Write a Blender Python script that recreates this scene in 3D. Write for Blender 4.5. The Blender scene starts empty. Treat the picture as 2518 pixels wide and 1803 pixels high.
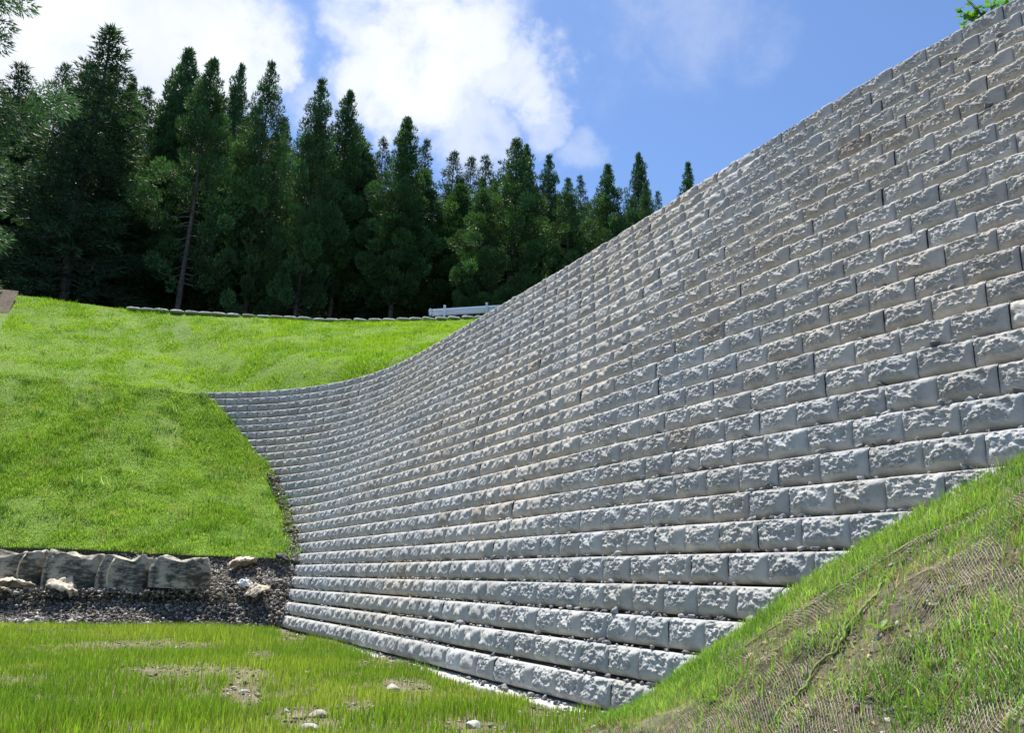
import bpy, bmesh, math, random
import numpy as np
from mathutils import Vector, Matrix
from mathutils.bvhtree import BVHTree

random.seed(7)
RNG = np.random.default_rng(11)
scene = bpy.context.scene
COL = scene.collection

# ------------------------------------------------------------------ camera
FPX, PIT, ROL = 2000.0, 0.26612, -0.03645          # focal length in photo pixels, pitch up, roll
PW, PH = 2518.0, 1803.0
cam_data = bpy.data.cameras.new("camera")
cam_data.sensor_fit = 'HORIZONTAL'
cam_data.sensor_width = 36.0
cam_data.lens = 36.0 * FPX / PW
cam_data.clip_start = 0.05
cam_data.clip_end = 3000.0
cam = bpy.data.objects.new("camera", cam_data)
COL.objects.link(cam)
_r, _u, _f = Vector((1, 0, 0)), Vector((0, -math.sin(PIT), math.cos(PIT))), Vector((0, math.cos(PIT), math.sin(PIT)))
_c, _s = math.cos(ROL), math.sin(ROL)
_r2, _u2 = _c * _r - _s * _u, _s * _r + _c * _u
cam.matrix_world = Matrix(((_r2.x, _u2.x, -_f.x, 0), (_r2.y, _u2.y, -_f.y, 0), (_r2.z, _u2.z, -_f.z, 0), (0, 0, 0, 1)))
scene.camera = cam

def ray(x, y):
    """world direction of a photo pixel (photo is 2518 x 1803), scaled so that y = 1"""
    d = _r2 * ((x - PW / 2) / FPX) + _u2 * ((PH / 2 - y) / FPX) + _f
    return d / d.y
def at(x, y, D):
    d = ray(x, y); return np.array((d.x * D, d.y * D, d.z * D))
def at_z(x, y, z):
    d = ray(x, y); k = z / d.z
    return np.array((d.x * k, d.y * k, z))
def to_px(P):
    P = np.atleast_2d(P)
    xr = P @ np.array(_r2); yu = P @ np.array(_u2); zf = P @ np.array(_f)
    return np.column_stack([PW / 2 + FPX * xr / zf, PH / 2 - FPX * yu / zf]), zf

# ------------------------------------------------------------------ light
SUN_AZ, SUN_EL = math.radians(-28.0), math.radians(65.0)   # azimuth from +Y toward +X
SUN_DIR = Vector((math.sin(SUN_AZ) * math.cos(SUN_EL), math.cos(SUN_AZ) * math.cos(SUN_EL), math.sin(SUN_EL)))
sl = bpy.data.lights.new("sun", 'SUN')
sl.energy = 5.0
sl.angle = math.radians(0.53)
sl.color = (1.0, 0.95, 0.87)
so = bpy.data.objects.new("sun", sl)
COL.objects.link(so)
so.rotation_euler = (-SUN_DIR).to_track_quat('-Z', 'Y').to_euler()
so.location = (0, 0, 60)

scene.view_settings.view_transform = 'Standard'
scene.view_settings.look = 'None'
scene.view_settings.exposure = 0.85
scene.view_settings.gamma = 1.0
scene.view_settings.use_curve_mapping = False
scene.cycles.max_bounces = 5
scene.cycles.diffuse_bounces = 3
scene.cycles.glossy_bounces = 2
scene.cycles.transmission_bounces = 3
scene.cycles.caustics_reflective = False
scene.cycles.caustics_refractive = False

class NT:
    """tiny node-tree helper"""
    def __init__(self, tree):
        self.t = tree
        tree.nodes.clear()
    def n(self, typ, ins=None, **kw):
        nd = self.t.nodes.new(typ)
        for k, v in kw.items(): setattr(nd, k, v)
        for k, v in (ins or {}).items():
            s = nd.inputs[k]
            if isinstance(v, bpy.types.NodeSocket): self.t.links.new(v, s)
            else: s.default_value = v
        return nd
    def math(self, op, a, b=None, c=None, clamp=False):
        nd = self.n('ShaderNodeMath', operation=op, use_clamp=clamp)
        for i, v in enumerate((a, b, c)):
            if v is None: continue
            if isinstance(v, bpy.types.NodeSocket): self.t.links.new(v, nd.inputs[i])
            else: nd.inputs[i].default_value = v
        return nd.outputs[0]
    def vmath(self, op, a, b=None):
        nd = self.n('ShaderNodeVectorMath', operation=op)
        for i, v in enumerate((a, b)):
            if v is None: continue
            if isinstance(v, bpy.types.NodeSocket): self.t.links.new(v, nd.inputs[i])
            else: nd.inputs[i].default_value = v
        return nd.outputs['Value'] if op in ('DOT_PRODUCT', 'LENGTH') else nd.outputs[0]
    def ramp(self, fac, stops, interp='LINEAR'):
        nd = self.n('ShaderNodeValToRGB', {'Fac': fac})
        cr = nd.color_ramp; cr.interpolation = interp
        while len(cr.elements) < len(stops): cr.elements.new(0.5)
        for e, (p, c) in zip(cr.elements, stops):
            e.position = p; e.color = (*c, 1) if len(c) == 3 else c
        return nd.outputs['Color']
    def mix(self, fac, a, b, blend='MIX'):
        nd = self.n('ShaderNodeMix', data_type='RGBA', blend_type=blend)
        for i, v in ((0, fac), (6, a), (7, b)):
            if isinstance(v, bpy.types.NodeSocket): self.t.links.new(v, nd.inputs[i])
            elif i == 0: nd.inputs[i].default_value = v
            else: nd.inputs[i].default_value = (*v, 1) if len(v) == 3 else v
        return nd.outputs[2]
    def noise(self, vec, scale, detail=4, rough=0.55, dist=0.0):
        nd = self.n('ShaderNodeTexNoise', {'Scale': scale, 'Detail': detail, 'Roughness': rough, 'Distortion': dist})
        if vec is not None: self.t.links.new(vec, nd.inputs['Vector'])
        return nd.outputs['Fac']
    def sstep(self, v, lo, hi):
        nd = self.n('ShaderNodeMapRange', {'Value': v, 'From Min': lo, 'From Max': hi, 'To Min': 0.0, 'To Max': 1.0}, interpolation_type='SMOOTHSTEP')
        return nd.outputs[0]

# ------------------------------------------------------------------ sky with clouds
world = bpy.data.worlds.new("World")
scene.world = world
world.use_nodes = True
world.cycles.sampling_method = 'MANUAL'
world.cycles.sample_map_resolution = 512
w = NT(world.node_tree)
sky = w.n('ShaderNodeTexSky', sky_type='NISHITA', sun_disc=False, sun_elevation=SUN_EL, sun_rotation=SUN_AZ % (2 * math.pi),
          altitude=500.0, air_density=1.0, dust_density=0.6, ozone_density=2.6)
tc = w.n('ShaderNodeTexCoord')
vdir = tc.outputs['Generated']
wob = w.n('ShaderNodeTexNoise', {'Scale': 5.0, 'Detail': 7.0, 'Roughness': 0.62})
w.t.links.new(vdir, wob.inputs['Vector'])
wv = w.vmath('SUBTRACT', wob.outputs['Color'], (0.5, 0.5, 0.5))
wv = w.vmath('MULTIPLY', wv, (0.24, 0.24, 0.24))
wd = w.vmath('NORMALIZE', w.vmath('ADD', vdir, wv))
def dir_px(dx, dy):                       # direction of a point given in the 2268-wide view
    return ray(dx * 1.1102, dy * 1.1102).normalized()
clouds = [  # cloud banks standing over the wood: centre, angular radius (deg), density
    (150, 110, 9.5, 1.0), (430, 140, 7.0, 1.0), (300, 60, 6.0, 0.9), (560, 180, 3.6, 0.9), (-120, 60, 9.0, 1.0),
    (900, 60, 4.5, 0.95), (980, 140, 6.0, 1.0), (870, 190, 4.4, 0.9), (1150, 170, 3.8, 0.85), (820, 0, 4.5, 0.8),
    (1250, 245, 2.6, 0.62), (1060, 320, 4.2, 0.70), (1340, 330, 2.4, 0.42), (1480, 40, 6.0, 0.30), (1620, 120, 3.0, 0.2), (720, 290, 3.0, 0.5)]
acc = None
for (cx, cy, rad, dens) in clouds:
    dv = dir_px(cx, cy)
    dp = w.vmath('DOT_PRODUCT', wd, tuple(dv))
    m = w.sstep(dp, math.cos(math.radians(rad * 1.16)), math.cos(math.radians(rad * 0.36)))
    m = w.math('MULTIPLY', m, dens)
    acc = m if acc is None else w.math('MAXIMUM', acc, m)
# broken cloud over the rest of the sky, away from the gaps above the wall
sep = w.n('ShaderNodeSeparateXYZ', {'Vector': vdir})
flat = w.n('ShaderNodeCombineXYZ', {'X': w.math('DIVIDE', sep.outputs[0], w.math('MAXIMUM', sep.outputs[2], 0.12)),
                                    'Y': w.math('DIVIDE', sep.outputs[1], w.math('MAXIMUM', sep.outputs[2], 0.12)), 'Z': 0.0})
big = w.noise(flat.outputs[0], 0.9, 8, 0.6, 0.4)
gap = w.sstep(w.vmath('DOT_PRODUCT', vdir, tuple(dir_px(1500, 200))), math.cos(math.radians(42)), math.cos(math.radians(24)))
big = w.math('MULTIPLY', w.sstep(big, 0.50, 0.68), w.math('SUBTRACT', 1.0, gap))
fine = w.noise(vdir, 11.0, 9, 0.62, 0.3)
acc = w.math('MAXIMUM', acc, big)
cl = w.math('MULTIPLY', acc, w.sstep(w.math('ADD', fine, w.math('MULTIPLY', acc, 0.42)), 0.40, 0.90))
cl = w.math('MULTIPLY', cl, w.sstep(sep.outputs[2], 0.0, 0.10))
body = w.noise(vdir, 4.0, 5, 0.5)
cloud_col = w.mix(w.sstep(body, 0.30, 0.66), (5.6, 6.0, 6.9), (7.2, 7.4, 7.8))
skyc = w.mix(1.0, sky.outputs[0], (0.93, 1.07, 1.25), 'MULTIPLY')
col = w.mix(w.math('MULTIPLY', cl, 0.96), skyc, cloud_col)
bg = w.n('ShaderNodeBackground', {'Color': col, 'Strength': 0.082})
wo = w.n('ShaderNodeOutputWorld', {'Surface': bg.outputs[0]})

# ------------------------------------------------------------------ numpy helpers
def _hash(i, j, seed):
    n = (i.astype(np.int64) * 374761393 + j.astype(np.int64) * 668265263 + seed * 1442695041) & 0x7fffffff
    n = ((n ^ (n >> 13)) * 1274126177) & 0x7fffffff
    return ((n ^ (n >> 16)) & 0xffff) / 65535.0
def vnoise(x, y, seed=0):
    x = np.asarray(x, float); y = np.asarray(y, float)
    i = np.floor(x); j = np.floor(y); fx = x - i; fy = y - j
    fx = fx * fx * (3 - 2 * fx); fy = fy * fy * (3 - 2 * fy)
    i = i.astype(np.int64); j = j.astype(np.int64)
    a = _hash(i, j, seed); b = _hash(i + 1, j, seed); c = _hash(i, j + 1, seed); d = _hash(i + 1, j + 1, seed)
    return (a * (1 - fx) + b * fx) * (1 - fy) + (c * (1 - fx) + d * fx) * fy
def fbm(x, y, octv=4, seed=0, gain=0.5):
    s = 0; a = 1.0; t = 0
    for o in range(octv):
        s = s + a * vnoise(x * 2 ** o + 17.3 * o, y * 2 ** o - 9.1 * o, seed + o); t += a; a *= gain
    return s / t
def smooth(x, a, b):
    t = np.clip((np.asarray(x, float) - a) / (b - a), 0, 1); return t * t * (3 - 2 * t)

def mesh_np(name, verts, faces, smooth_shade=False, color=None):
    """mesh from numpy verts (n,3) and faces: (m,3)/(m,4) array or a list of such arrays"""
    me = bpy.data.meshes.new(name)
    fl = [f for f in (faces if isinstance(faces, (list, tuple)) else [faces]) if len(f)]
    nl = sum(f.size for f in fl); npoly = sum(len(f) for f in fl)
    me.vertices.add(len(verts)); me.vertices.foreach_set('co', np.ascontiguousarray(verts, dtype=np.float32).ravel())
    me.loops.add(nl); me.loops.foreach_set('vertex_index', np.concatenate([f.ravel() for f in fl]).astype(np.int32))
    starts, o = [], 0
    for f in fl:
        starts.append(o + np.arange(len(f)) * f.shape[1]); o += f.size
    me.polygons.add(npoly); me.polygons.foreach_set('loop_start', np.concatenate(starts).astype(np.int32))
    if smooth_shade: me.polygons.foreach_set('use_smooth', np.ones(npoly, bool))
    me.update(calc_edges=True); me.validate()
    if color is not None:
        ca = me.color_attributes.new('tint', 'FLOAT_COLOR', 'POINT')
        c4 = np.ones((len(verts), 4), np.float32); c4[:, :3] = color
        ca.data.foreach_set('color', c4.ravel())
    return me
def link(name, me, mat=None, parent=None):
    o = bpy.data.objects.new(name, me); COL.objects.link(o)
    if mat is not None and me is not None:
        if not me.materials: me.materials.append(mat)
    if parent is not None: o.parent = parent
    return o
def tag(o, label=None, cat=None, group=None, kind=None):
    if label: o['label'] = label
    if cat: o['category'] = cat
    if group: o['group'] = group
    if kind: o['kind'] = kind
    return o
def empty(name, loc=(0, 0, 0)):
    o = bpy.data.objects.new(name, None); o.location = loc; COL.objects.link(o); return o
def grid_faces(nu, nv, base=0):
    i = np.arange(nu - 1)[:, None] * nv + np.arange(nv - 1)[None, :]
    i = i.ravel() + base
    return np.column_stack([i, i + nv, i + nv + 1, i + 1])
def tube_np(pts, radii, sides=6):
    pts = np.asarray(pts, float); n = len(pts)
    t = np.gradient(pts, axis=0); t /= np.linalg.norm(t, axis=1)[:, None] + 1e-9
    ref = np.array([0.31, 0.22, 0.92]) if abs(t[:, 2]).mean() < 0.8 else np.array([1.0, 0.1, 0.0])
    a = np.cross(t, ref); a /= np.linalg.norm(a, axis=1)[:, None] + 1e-9
    b = np.cross(t, a)
    ang = np.arange(sides) / sides * 2 * np.pi
    v = pts[:, None, :] + np.asarray(radii, float).reshape(-1, 1, 1) * (np.cos(ang)[None, :, None] * a[:, None, :] + np.sin(ang)[None, :, None] * b[:, None, :])
    f = []
    for i in range(n - 1):
        for k in range(sides):
            k2 = (k + 1) % sides
            f.append((i * sides + k, i * sides + k2, (i + 1) * sides + k2, (i + 1) * sides + k))
    return v.reshape(-1, 3), np.array(f)
def merge(parts):
    vs, fs, o = [], [], 0
    for v, f in parts:
        vs.append(v); fs.append(f + o); o += len(v)
    return np.vstack(vs), np.vstack(fs)

# ------------------------------------------------------------------ materials
def mat_base(name):
    m = bpy.data.materials.new(name); m.use_nodes = True
    return m, NT(m.node_tree)
def finish(n, color, rough=0.85, bump=None, bump_strength=0.4, bump_dist=0.01, spec=0.3, normal=None):
    ins = {'Base Color': color, 'Roughness': rough, 'Specular IOR Level': spec}
    if bump is not None:
        b = n.n('ShaderNodeBump', {'Height': bump, 'Strength': bump_strength, 'Distance': bump_dist})
        ins['Normal'] = b.outputs[0]
    p = n.n('ShaderNodeBsdfPrincipled', ins)
    n.n('ShaderNodeOutputMaterial', {'Surface': p.outputs[0]})
    return p

def concrete(name, per_object):
    m, n = mat_base(name)
    if per_object: tint = n.n('ShaderNodeObjectInfo').outputs['Color']
    else: tint = n.n('ShaderNodeVertexColor', layer_name='tint').outputs['Color']
    pos = n.n('ShaderNodeNewGeometry').outputs['Position']
    a = n.noise(pos, 9.0, 6, 0.65)
    b = n.noise(pos, 60.0, 5, 0.7)
    c = n.mix(n.sstep(a, 0.25, 0.75), (0.39, 0.386, 0.366), (0.53, 0.522, 0.49))
    c = n.mix(n.math('MULTIPLY', n.sstep(b, 0.5, 0.8), 0.35), c, (0.27, 0.27, 0.265))
    st = n.n('ShaderNodeMapping', {'Vector': pos, 'Scale': (2.2, 2.2, 0.22)}).outputs[0]
    c = n.mix(n.math('MULTIPLY', n.sstep(n.noise(st, 1.0, 5, 0.6), 0.50, 0.75), 0.30), c, (0.27, 0.255, 0.225))
    c = n.mix(1.0, c, tint, 'MULTIPLY')
    h = n.math('ADD', n.math('MULTIPLY', n.noise(pos, 45.0, 6, 0.7), 0.7), n.math('MULTIPLY', n.noise(pos, 170.0, 3, 0.6), 0.3))
    finish(n, c, 1.0, h, 0.7, 0.012, 0.06)
    return m
M_BLOCK = concrete('block_concrete', True)
M_BLOCKS = concrete('block_concrete_far', False)

def simple(name, ca, cb, scale, rough=0.9, bump=0.4, bd=0.01, spec=0.2, detail=6):
    m, n = mat_base(name)
    pos = n.n('ShaderNodeNewGeometry').outputs['Position']
    a = n.noise(pos, scale, detail, 0.65)
    finish(n, n.mix(n.sstep(a, 0.3, 0.7), ca, cb), rough, n.noise(pos, scale * 4, 5, 0.65), bump, bd, spec)
    return m
M_CORE = simple('wall_core', (0.10, 0.10, 0.095), (0.18, 0.175, 0.165), 8)
M_SLAB = simple('footing_concrete', (0.42, 0.41, 0.39), (0.56, 0.55, 0.52), 12, bump=0.6, bd=0.01)
M_SOIL = simple('soil', (0.055, 0.05, 0.034), (0.19, 0.165, 0.12), 7, bump=0.9, bd=0.03)
M_LAWNSOIL = simple('turf_soil', (0.10, 0.17, 0.02), (0.15, 0.24, 0.03), 2.2, bump=0.9, bd=0.03)
M_LOWSOIL = simple('meadow_soil', (0.11, 0.10, 0.055), (0.21, 0.175, 0.12), 5.0, bump=0.8, bd=0.03)
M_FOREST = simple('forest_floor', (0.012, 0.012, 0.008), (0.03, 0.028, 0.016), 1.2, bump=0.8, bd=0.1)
M_GRAVELBED = simple('gravel_bed', (0.05, 0.046, 0.042), (0.13, 0.12, 0.11), 22, bump=1.0, bd=0.03)
M_DIRT = simple('dirt_bank', (0.085, 0.062, 0.042), (0.19, 0.15, 0.105), 9, bump=1.0, bd=0.04)

def tinted(name, rough=0.85, trans=0.0, spec=0.2, noise_scale=None, bump=0.0):
    m, n = mat_base(name)
    c = n.n('ShaderNodeVertexColor', layer_name='tint').outputs['Color']
    nh = None
    if noise_scale:
        pos = n.n('ShaderNodeNewGeometry').outputs['Position']
        nz = n.noise(pos, noise_scale, 5, 0.65)
        c = n.mix(1.0, c, n.ramp(nz, [(0.3, (0.72, 0.72, 0.72)), (0.7, (1.18, 1.17, 1.14))]), 'MULTIPLY'); nh = nz
    ins = {'Base Color': c, 'Roughness': rough, 'Specular IOR Level': spec}
    if nh is not None and bump:
        ins['Normal'] = n.n('ShaderNodeBump', {'Height': nh, 'Strength': bump, 'Distance': 0.01}).outputs[0]
    p = n.n('ShaderNodeBsdfPrincipled', ins)
    out = p.outputs[0]
    if trans > 0:
        tl = n.n('ShaderNodeBsdfTranslucent', {'Color': n.mix(1.0, c, (1.15, 1.15, 0.55), 'MULTIPLY')})
        out = n.n('ShaderNodeMixShader', {0: trans, 1: out, 2: tl.outputs[0]}).outputs[0]
    n.n('ShaderNodeOutputMaterial', {'Surface': out})
    return m
M_GRASS = tinted('grass_blades', 0.55, 0.45, 0.3)
M_LEAF = tinted('conifer_needles', 0.6, 0.24, 0.2)
M_STONE = tinted('crushed_stone', 0.9, 0, 0.25, 40.0, 0.5)
M_BARK = simple('bark', (0.05, 0.045, 0.038), (0.15, 0.135, 0.112), 5, bump=1.0, bd=0.03)

# ------------------------------------------------------------------ the wall's plan, course by course
H, LEN, SET, Z0 = 0.25, 0.4049, 0.12906, 5.8219      # course height, block length, set-back, height of top course
NC = 27
_us = np.linspace(-12, 24, 721)
_kn = np.array([-6.0, -5.2, -2, 2, 6, 10, 14, 18]) * 1.25
_kv = np.array([0.0, -0.075, -0.01524, 0.01754, -0.01489, 0.14694, 0.19388, 0.19388]) / 1.25
_kv = np.interp(_us, _kn, _kv)
_kv[_us < -6.6] = 0.0
_du = _us[1] - _us[0]
_th = np.cumsum(_kv) * _du
_i0 = int(np.argmin(abs(_us)))
_th = _th - _th[_i0] + 2.03549
_x = np.cumsum(np.cos(_th)) * _du; _y = np.cumsum(np.sin(_th)) * _du
_x = _x - _x[_i0] + 0.44558 * 1.25; _y = _y - _y[_i0] + 8.86133 * 1.25
def course_curve(t, extra=0.0):
    """front line of course t (0 = top): plan points and heading"""
    off = (t - 13) * SET + extra
    return np.column_stack([_x - np.sin(_th) * off, _y + np.cos(_th) * off]), _th
def course_point(t, u, extra=0.0):
    P, th = course_curve(t, extra)
    return np.array([np.interp(u, _us, P[:, 0]), np.interp(u, _us, P[:, 1])]), np.interp(u, _us, th)
U_RIGHT = -10.5
# where each course runs out to the left, in u (from the photograph)
_end_t = [0, 2, 4, 9, 14, 18, 20, 22, 23, 24, 26]
_end_px = [(505, 963), (531, 997), (564, 1032), (638, 1099), (692, 1192), (722, 1275), (734, 1314), (722, 1362), (714, 1390), (706, 1425), (696, 1510)]
def u_of_px(t, x):
    P, _ = course_curve(t)
    q, zf = to_px(np.column_stack([P, np.full(len(P), Z0 - t * H)]))
    ok = (zf > 0.5) & (_us > -8) & (_us < 19)
    o = np.argsort(q[ok, 0]); return float(np.interp(x, q[ok, 0][o], _us[ok][o]))
U_END = np.interp(np.arange(NC), _end_t, [u_of_px(t, p[0]) for t, p in zip(_end_t, _end_px)])

# ------------------------------------------------------------------ terrain
def resample(poly, n):
    poly = np.asarray(poly, float)
    s = np.linspace(0, 1, len(poly))
    q = np.linspace(0, 1, n)
    return np.column_stack([np.interp(q, s, poly[:, k]) for k in range(3)])
def smooth_rows(rows, nv, nw):
    R = np.array([resample(r, nv) for r in rows])            # rows x nv x 3
    s = np.linspace(0, 1, len(R)); q = np.linspace(0, 1, nw)
    out = np.zeros((nw, nv, 3))
    for k in range(3):
        for j in range(nv): out[:, j, k] = np.interp(q, s, R[:, j, k])
    return out
def surf_obj(name, G, mat, bump=0.0, bscale=1.0, seed=1):
    nw, nv = G.shape[:2]
    V = G.reshape(-1, 3).copy()
    if bump: V[:, 2] += (fbm(V[:, 0] * bscale, V[:, 1] * bscale, 4, seed) - 0.5) * 2 * bump
    me = mesh_np(name, V, grid_faces(nw, nv), True)
    return link(name, me, mat), V
SURF = {}
def keep(name, V, nw, nv):
    f = grid_faces(nw, nv)
    SURF[name] = (V, f, BVHTree.FromPolygons([tuple(v) for v in V], [tuple(q) for q in f]))

# far ground sheet
gs = 900.0
o = link('ground', mesh_np('ground', np.array([[-gs, -gs, -1.5], [gs, -gs, -1.5], [gs, gs, -1.5], [-gs, gs, -1.5]]), np.array([[0, 1, 2, 3]])), M_FOREST)
tag(o, kind='structure')

# the meadow at the foot of the wall
mx = np.linspace(-34, 14, 193); my = np.concatenate([np.linspace(-25, 2, 28), np.linspace(2.15, 17.6, 104)])
MX, MY = np.meshgrid(mx, my)
def meadow_z(x, y):
    return -0.955 + (fbm(x * 0.55, y * 0.55, 4, 21) - 0.5) * 0.16 + (fbm(x * 2.6, y * 2.6, 3, 5) - 0.5) * 0.07 - 0.05 * smooth(-x, 3, 12)
V = np.column_stack([MX.ravel(), MY.ravel(), meadow_z(MX, MY).ravel()])
o = link('meadow', mesh_np('meadow', V, grid_faces(len(my), len(mx))[:, ::-1], True), M_LOWSOIL); tag(o, kind='structure')
SURF['meadow'] = (V, grid_faces(len(my), len(mx)), BVHTree.FromPolygons([tuple(v) for v in V], [tuple(q) for q in grid_faces(len(my), len(mx))]))

# lower embankment: from the bags up to the crease, its right edge following the ends of the courses
rowA = np.array([at(-1100, 1330, 20.3), at(-400, 1340, 18.9), at(0, 1349, 18.3), at(300, 1358, 18.2), at(500, 1368, 18.25), at(712, 1380, 18.3)])
rowB = np.array([at(-1100, 840, 27.0), at(-400, 890, 25.6), at(10, 920, 25.0), at(250, 935, 25.3), at(380, 950, 25.6), at(505, 963, 25.83)])
def wall_end(t, back=0.0):
    p, _ = course_point(t, U_END[t]); return np.array([p[0], p[1], Z0 - t * H - 0.09])
right_edge = np.array([rowA[-1]] + [wall_end(t) for t in (20, 17, 14, 11, 9, 6, 4, 2, 0)])
NV, NW = 150, 90
A = resample(rowA, NV); B = resample(rowB, NV)
zr = np.concatenate([[rowA[-1][2]], right_edge[1:, 2]])
wr = (zr - zr[0]) / (zr[-1] - zr[0])
G = np.zeros((NW, NV, 3))
for i, wv_ in enumerate(np.linspace(0, 1, NW)):
    lin = A * (1 - wv_) + B * wv_
    Rw = np.array([np.interp(wv_, wr, right_edge[:, k]) for k in range(3)])
    d = Rw - lin[-1]
    G[i] = lin + d[None, :] * (smooth(np.linspace(0, 1, NV), 0.25, 1.0) ** 1.3)[:, None]
G = np.concatenate([G[:1] + np.array([0.0, 0.35, -0.45]), G], axis=0)
EMB_TOP = G[-1, :NV].copy()
# carry it on a little behind the wall
ext = G[:, -1:] + (G[:, -1:] - G[:, -4:-3]) / np.linalg.norm(G[:, -1:] - G[:, -4:-3], axis=2, keepdims=True) * np.array([0.25, 0.5])[None, :, None] + np.array([[0, 0, -0.08], [0, 0, -0.6]])[None]
G = np.concatenate([G, ext], axis=1)
o, V = surf_obj('embankment', G, M_LAWNSOIL, 0.06, 0.7, 3)
o.data.materials.append(M_GRAVELBED)
_nv = G.shape[1] - 1
for _k, _p in enumerate(o.data.polygons):
    if _k // _nv == 0 or _k % _nv >= _nv - 3: _p.material_index = 1
tag(o, kind='structure'); keep('embankment', V, *G.shape[:2])

# upper lawn: crease and top of the wall up to the sandbags at the terrace edge
wt = []
for u in np.linspace(U_END[0], -9.5, 26):
    p, th = course_point(0, u, -0.30); wt.append((p[0], p[1], Z0 - 0.03))
rB = np.vstack([resample(EMB_TOP, 26)[:-1], np.array(wt)])
topline = [at(-1100, 620, 31.0), at(-500, 668, 32.0), at(45, 727, 32.5), at(330, 763, 33.2), at(560, 778, 33.7), at(800, 790, 34.2), at(1000, 791, 34.8), at(1190, 782, 35.6), at(1500, 790, 37.5)]
topline = np.array(topline)
rC = np.vstack([resample(topline[:4], 26)[:-1], resample(np.vstack([topline[3:], [16, 36, 10.6]]), 26)])
mid_ = rB * 0.5 + rC * 0.5; mid_[:, 2] -= 0.15 + 1.9 * smooth(np.arange(len(mid_)), 27, 40)
G = smooth_rows([rB, mid_, rC], 200, 70)
o, V = surf_obj('upper_lawn', G, M_LAWNSOIL, 0.06, 0.7, 3); tag(o, kind='structure'); keep('upper_lawn', V, *G.shape[:2])
# terrace and wooded hill behind
rC2 = rC + np.array([0, 0.0, -0.06])
back = [rC2 + np.array([0, d, dz]) * np.array([1, 1, 1]) for d, dz in ((6, 0.1), (20, 0.6), (45, 6.0), (90, 18.0), (200, 30.0))]
for b_, s_ in zip(back, (1.1, 1.3, 1.8, 3.0, 6.0)): b_[:, 0] *= s_
G = smooth_rows([rC2] + back, 90, 60)
o, V = surf_obj('forest_floor', G, M_FOREST, 0.12, 0.4, 12); tag(o, kind='structure'); keep('forest_floor', V, *G.shape[:2])

# gravel bank between meadow and bags
rG0 = np.array([at(-1100, 1500, 18.0), at(-400, 1500, 16.4), at(0, 1506, 15.6), at(300, 1510, 15.6), at(540, 1512, 16.1), at(696, 1524, 16.7)]); rG0[:, 2] = -1.02
rG1 = np.array([at(-1100, 1425, 19.6), at(-400, 1432, 18.2), at(0, 1440, 17.5), at(300, 1446, 17.1), at(560, 1446, 17.2), at(702, 1440, 17.6)])
rG2 = rowA + np.array([0, 0.12, 0.03])
G = smooth_rows([rG0, rG1, rG1 * 0.25 + rG2 * 0.75 + np.array([0, 0.05, -0.06]), rG2], 130, 44)
G = np.concatenate([G, G[:, -1:] + np.array([0.35, 0.5, -0.1])], axis=1)
o, V = surf_obj('gravel_bank', G, M_GRAVELBED, 0.11, 1.6, 17); tag(o, kind='structure'); keep('gravel_bank', V, *G.shape[:2])

def hit(name, x, y):
    """where the view of photo pixel (x, y) meets a surface"""
    d = ray(x, y)
    loc, nor, idx, dist = SURF[name][2].ray_cast(Vector((0, 0, 0)), d.normalized())
    return None if loc is None else np.array(loc)
def drop(name, x, y, zdef=0.0):
    loc, nor, idx, dist = SURF[name][2].ray_cast(Vector((x, y, 60)), Vector((0, 0, -1)))
    return (zdef, Vector((0, 0, 1))) if loc is None else (loc.z, nor if nor.z > 0 else -nor)

# the netted mound on the right, leaning on the wall
def onwall(t, x):
    u = u_of_px(t, x); p, th = course_point(t, u, 0.02); return np.array([p[0], p[1], Z0 - t * H])
rW = np.array([np.array([0.80, 6.75, -1.08]), onwall(26, 1530) + np.array([0, 0, -0.30]), onwall(26, 1610) + np.array([0, 0, -0.10]), onwall(25, 1690) + np.array([0, 0, -0.10]), onwall(24, 1790) + np.array([0, 0, -0.12]),
               onwall(23, 1960), onwall(22, 2130) + np.array([0, 0, 0.03]), onwall(21, 2300) + np.array([0, 0, 0.02]), onwall(20, 2518) + np.array([0, 0, 0.03]), np.array([3.9, 3.75, 1.25]), np.array([5.2, 2.3, 1.7]), np.array([6.6, 0.9, 1.9])])
rN = np.array([at(1440, 1812, 5.75), at(1500, 1790, 5.7), at(1560, 1750, 5.55), at(1637, 1701, 5.3), at(1760, 1630, 5.0), at(1920, 1530, 4.7), at(2110, 1410, 4.45), at(2270, 1315, 4.3), at(2430, 1240, 4.1), at(2640, 1150, 3.6), at(3200, 1060, 2.4), at(4600, 1000, 1.3)])
rF = np.array([at(1410, 1825, 5.5), at(1440, 1822, 5.3), at(1490, 1815, 5.05), at(1560, 1815, 4.8), at(1680, 1815, 4.3), at(1800, 1815, 3.85), at(1960, 1815, 3.4), at(2130, 1815, 3.05), at(2330, 1815, 2.75), at(2560, 1815, 2.4), at(3100, 1815, 1.8), at(4300, 1815, 1.1)])
rT = rF + np.array([-0.55, -0.85, 0.0]); rT[:, 2] = np.minimum(rF[:, 2] - 0.25, -0.95) - 0.12
def spline_rows(rows, nv, nw):
    R = np.array([resample(r, nv) for r in rows])
    ker = np.array([1, 2, 3, 4, 3, 2, 1.]); ker /= ker.sum()
    for a_ in R:
        for k in range(3):
            a_[:, k] = np.convolve(np.concatenate([[a_[0, k]] * 3, a_[:, k], [a_[-1, k]] * 3]), ker, 'valid')
    s = np.array([0, 0.32, 0.82, 1.0]); q = np.linspace(0, 1, nw)
    out = np.zeros((nw, nv, 3))
    for k in range(3):
        for j in range(nv): out[:, j, k] = np.interp(q, s, R[:, j, k])
    return out
G = spline_rows([rW, rN, rF, rT], 170, 110)
MOUND_W = np.repeat(np.linspace(0, 1, 110), 170)
V0 = G.reshape(-1, 3)
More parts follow.
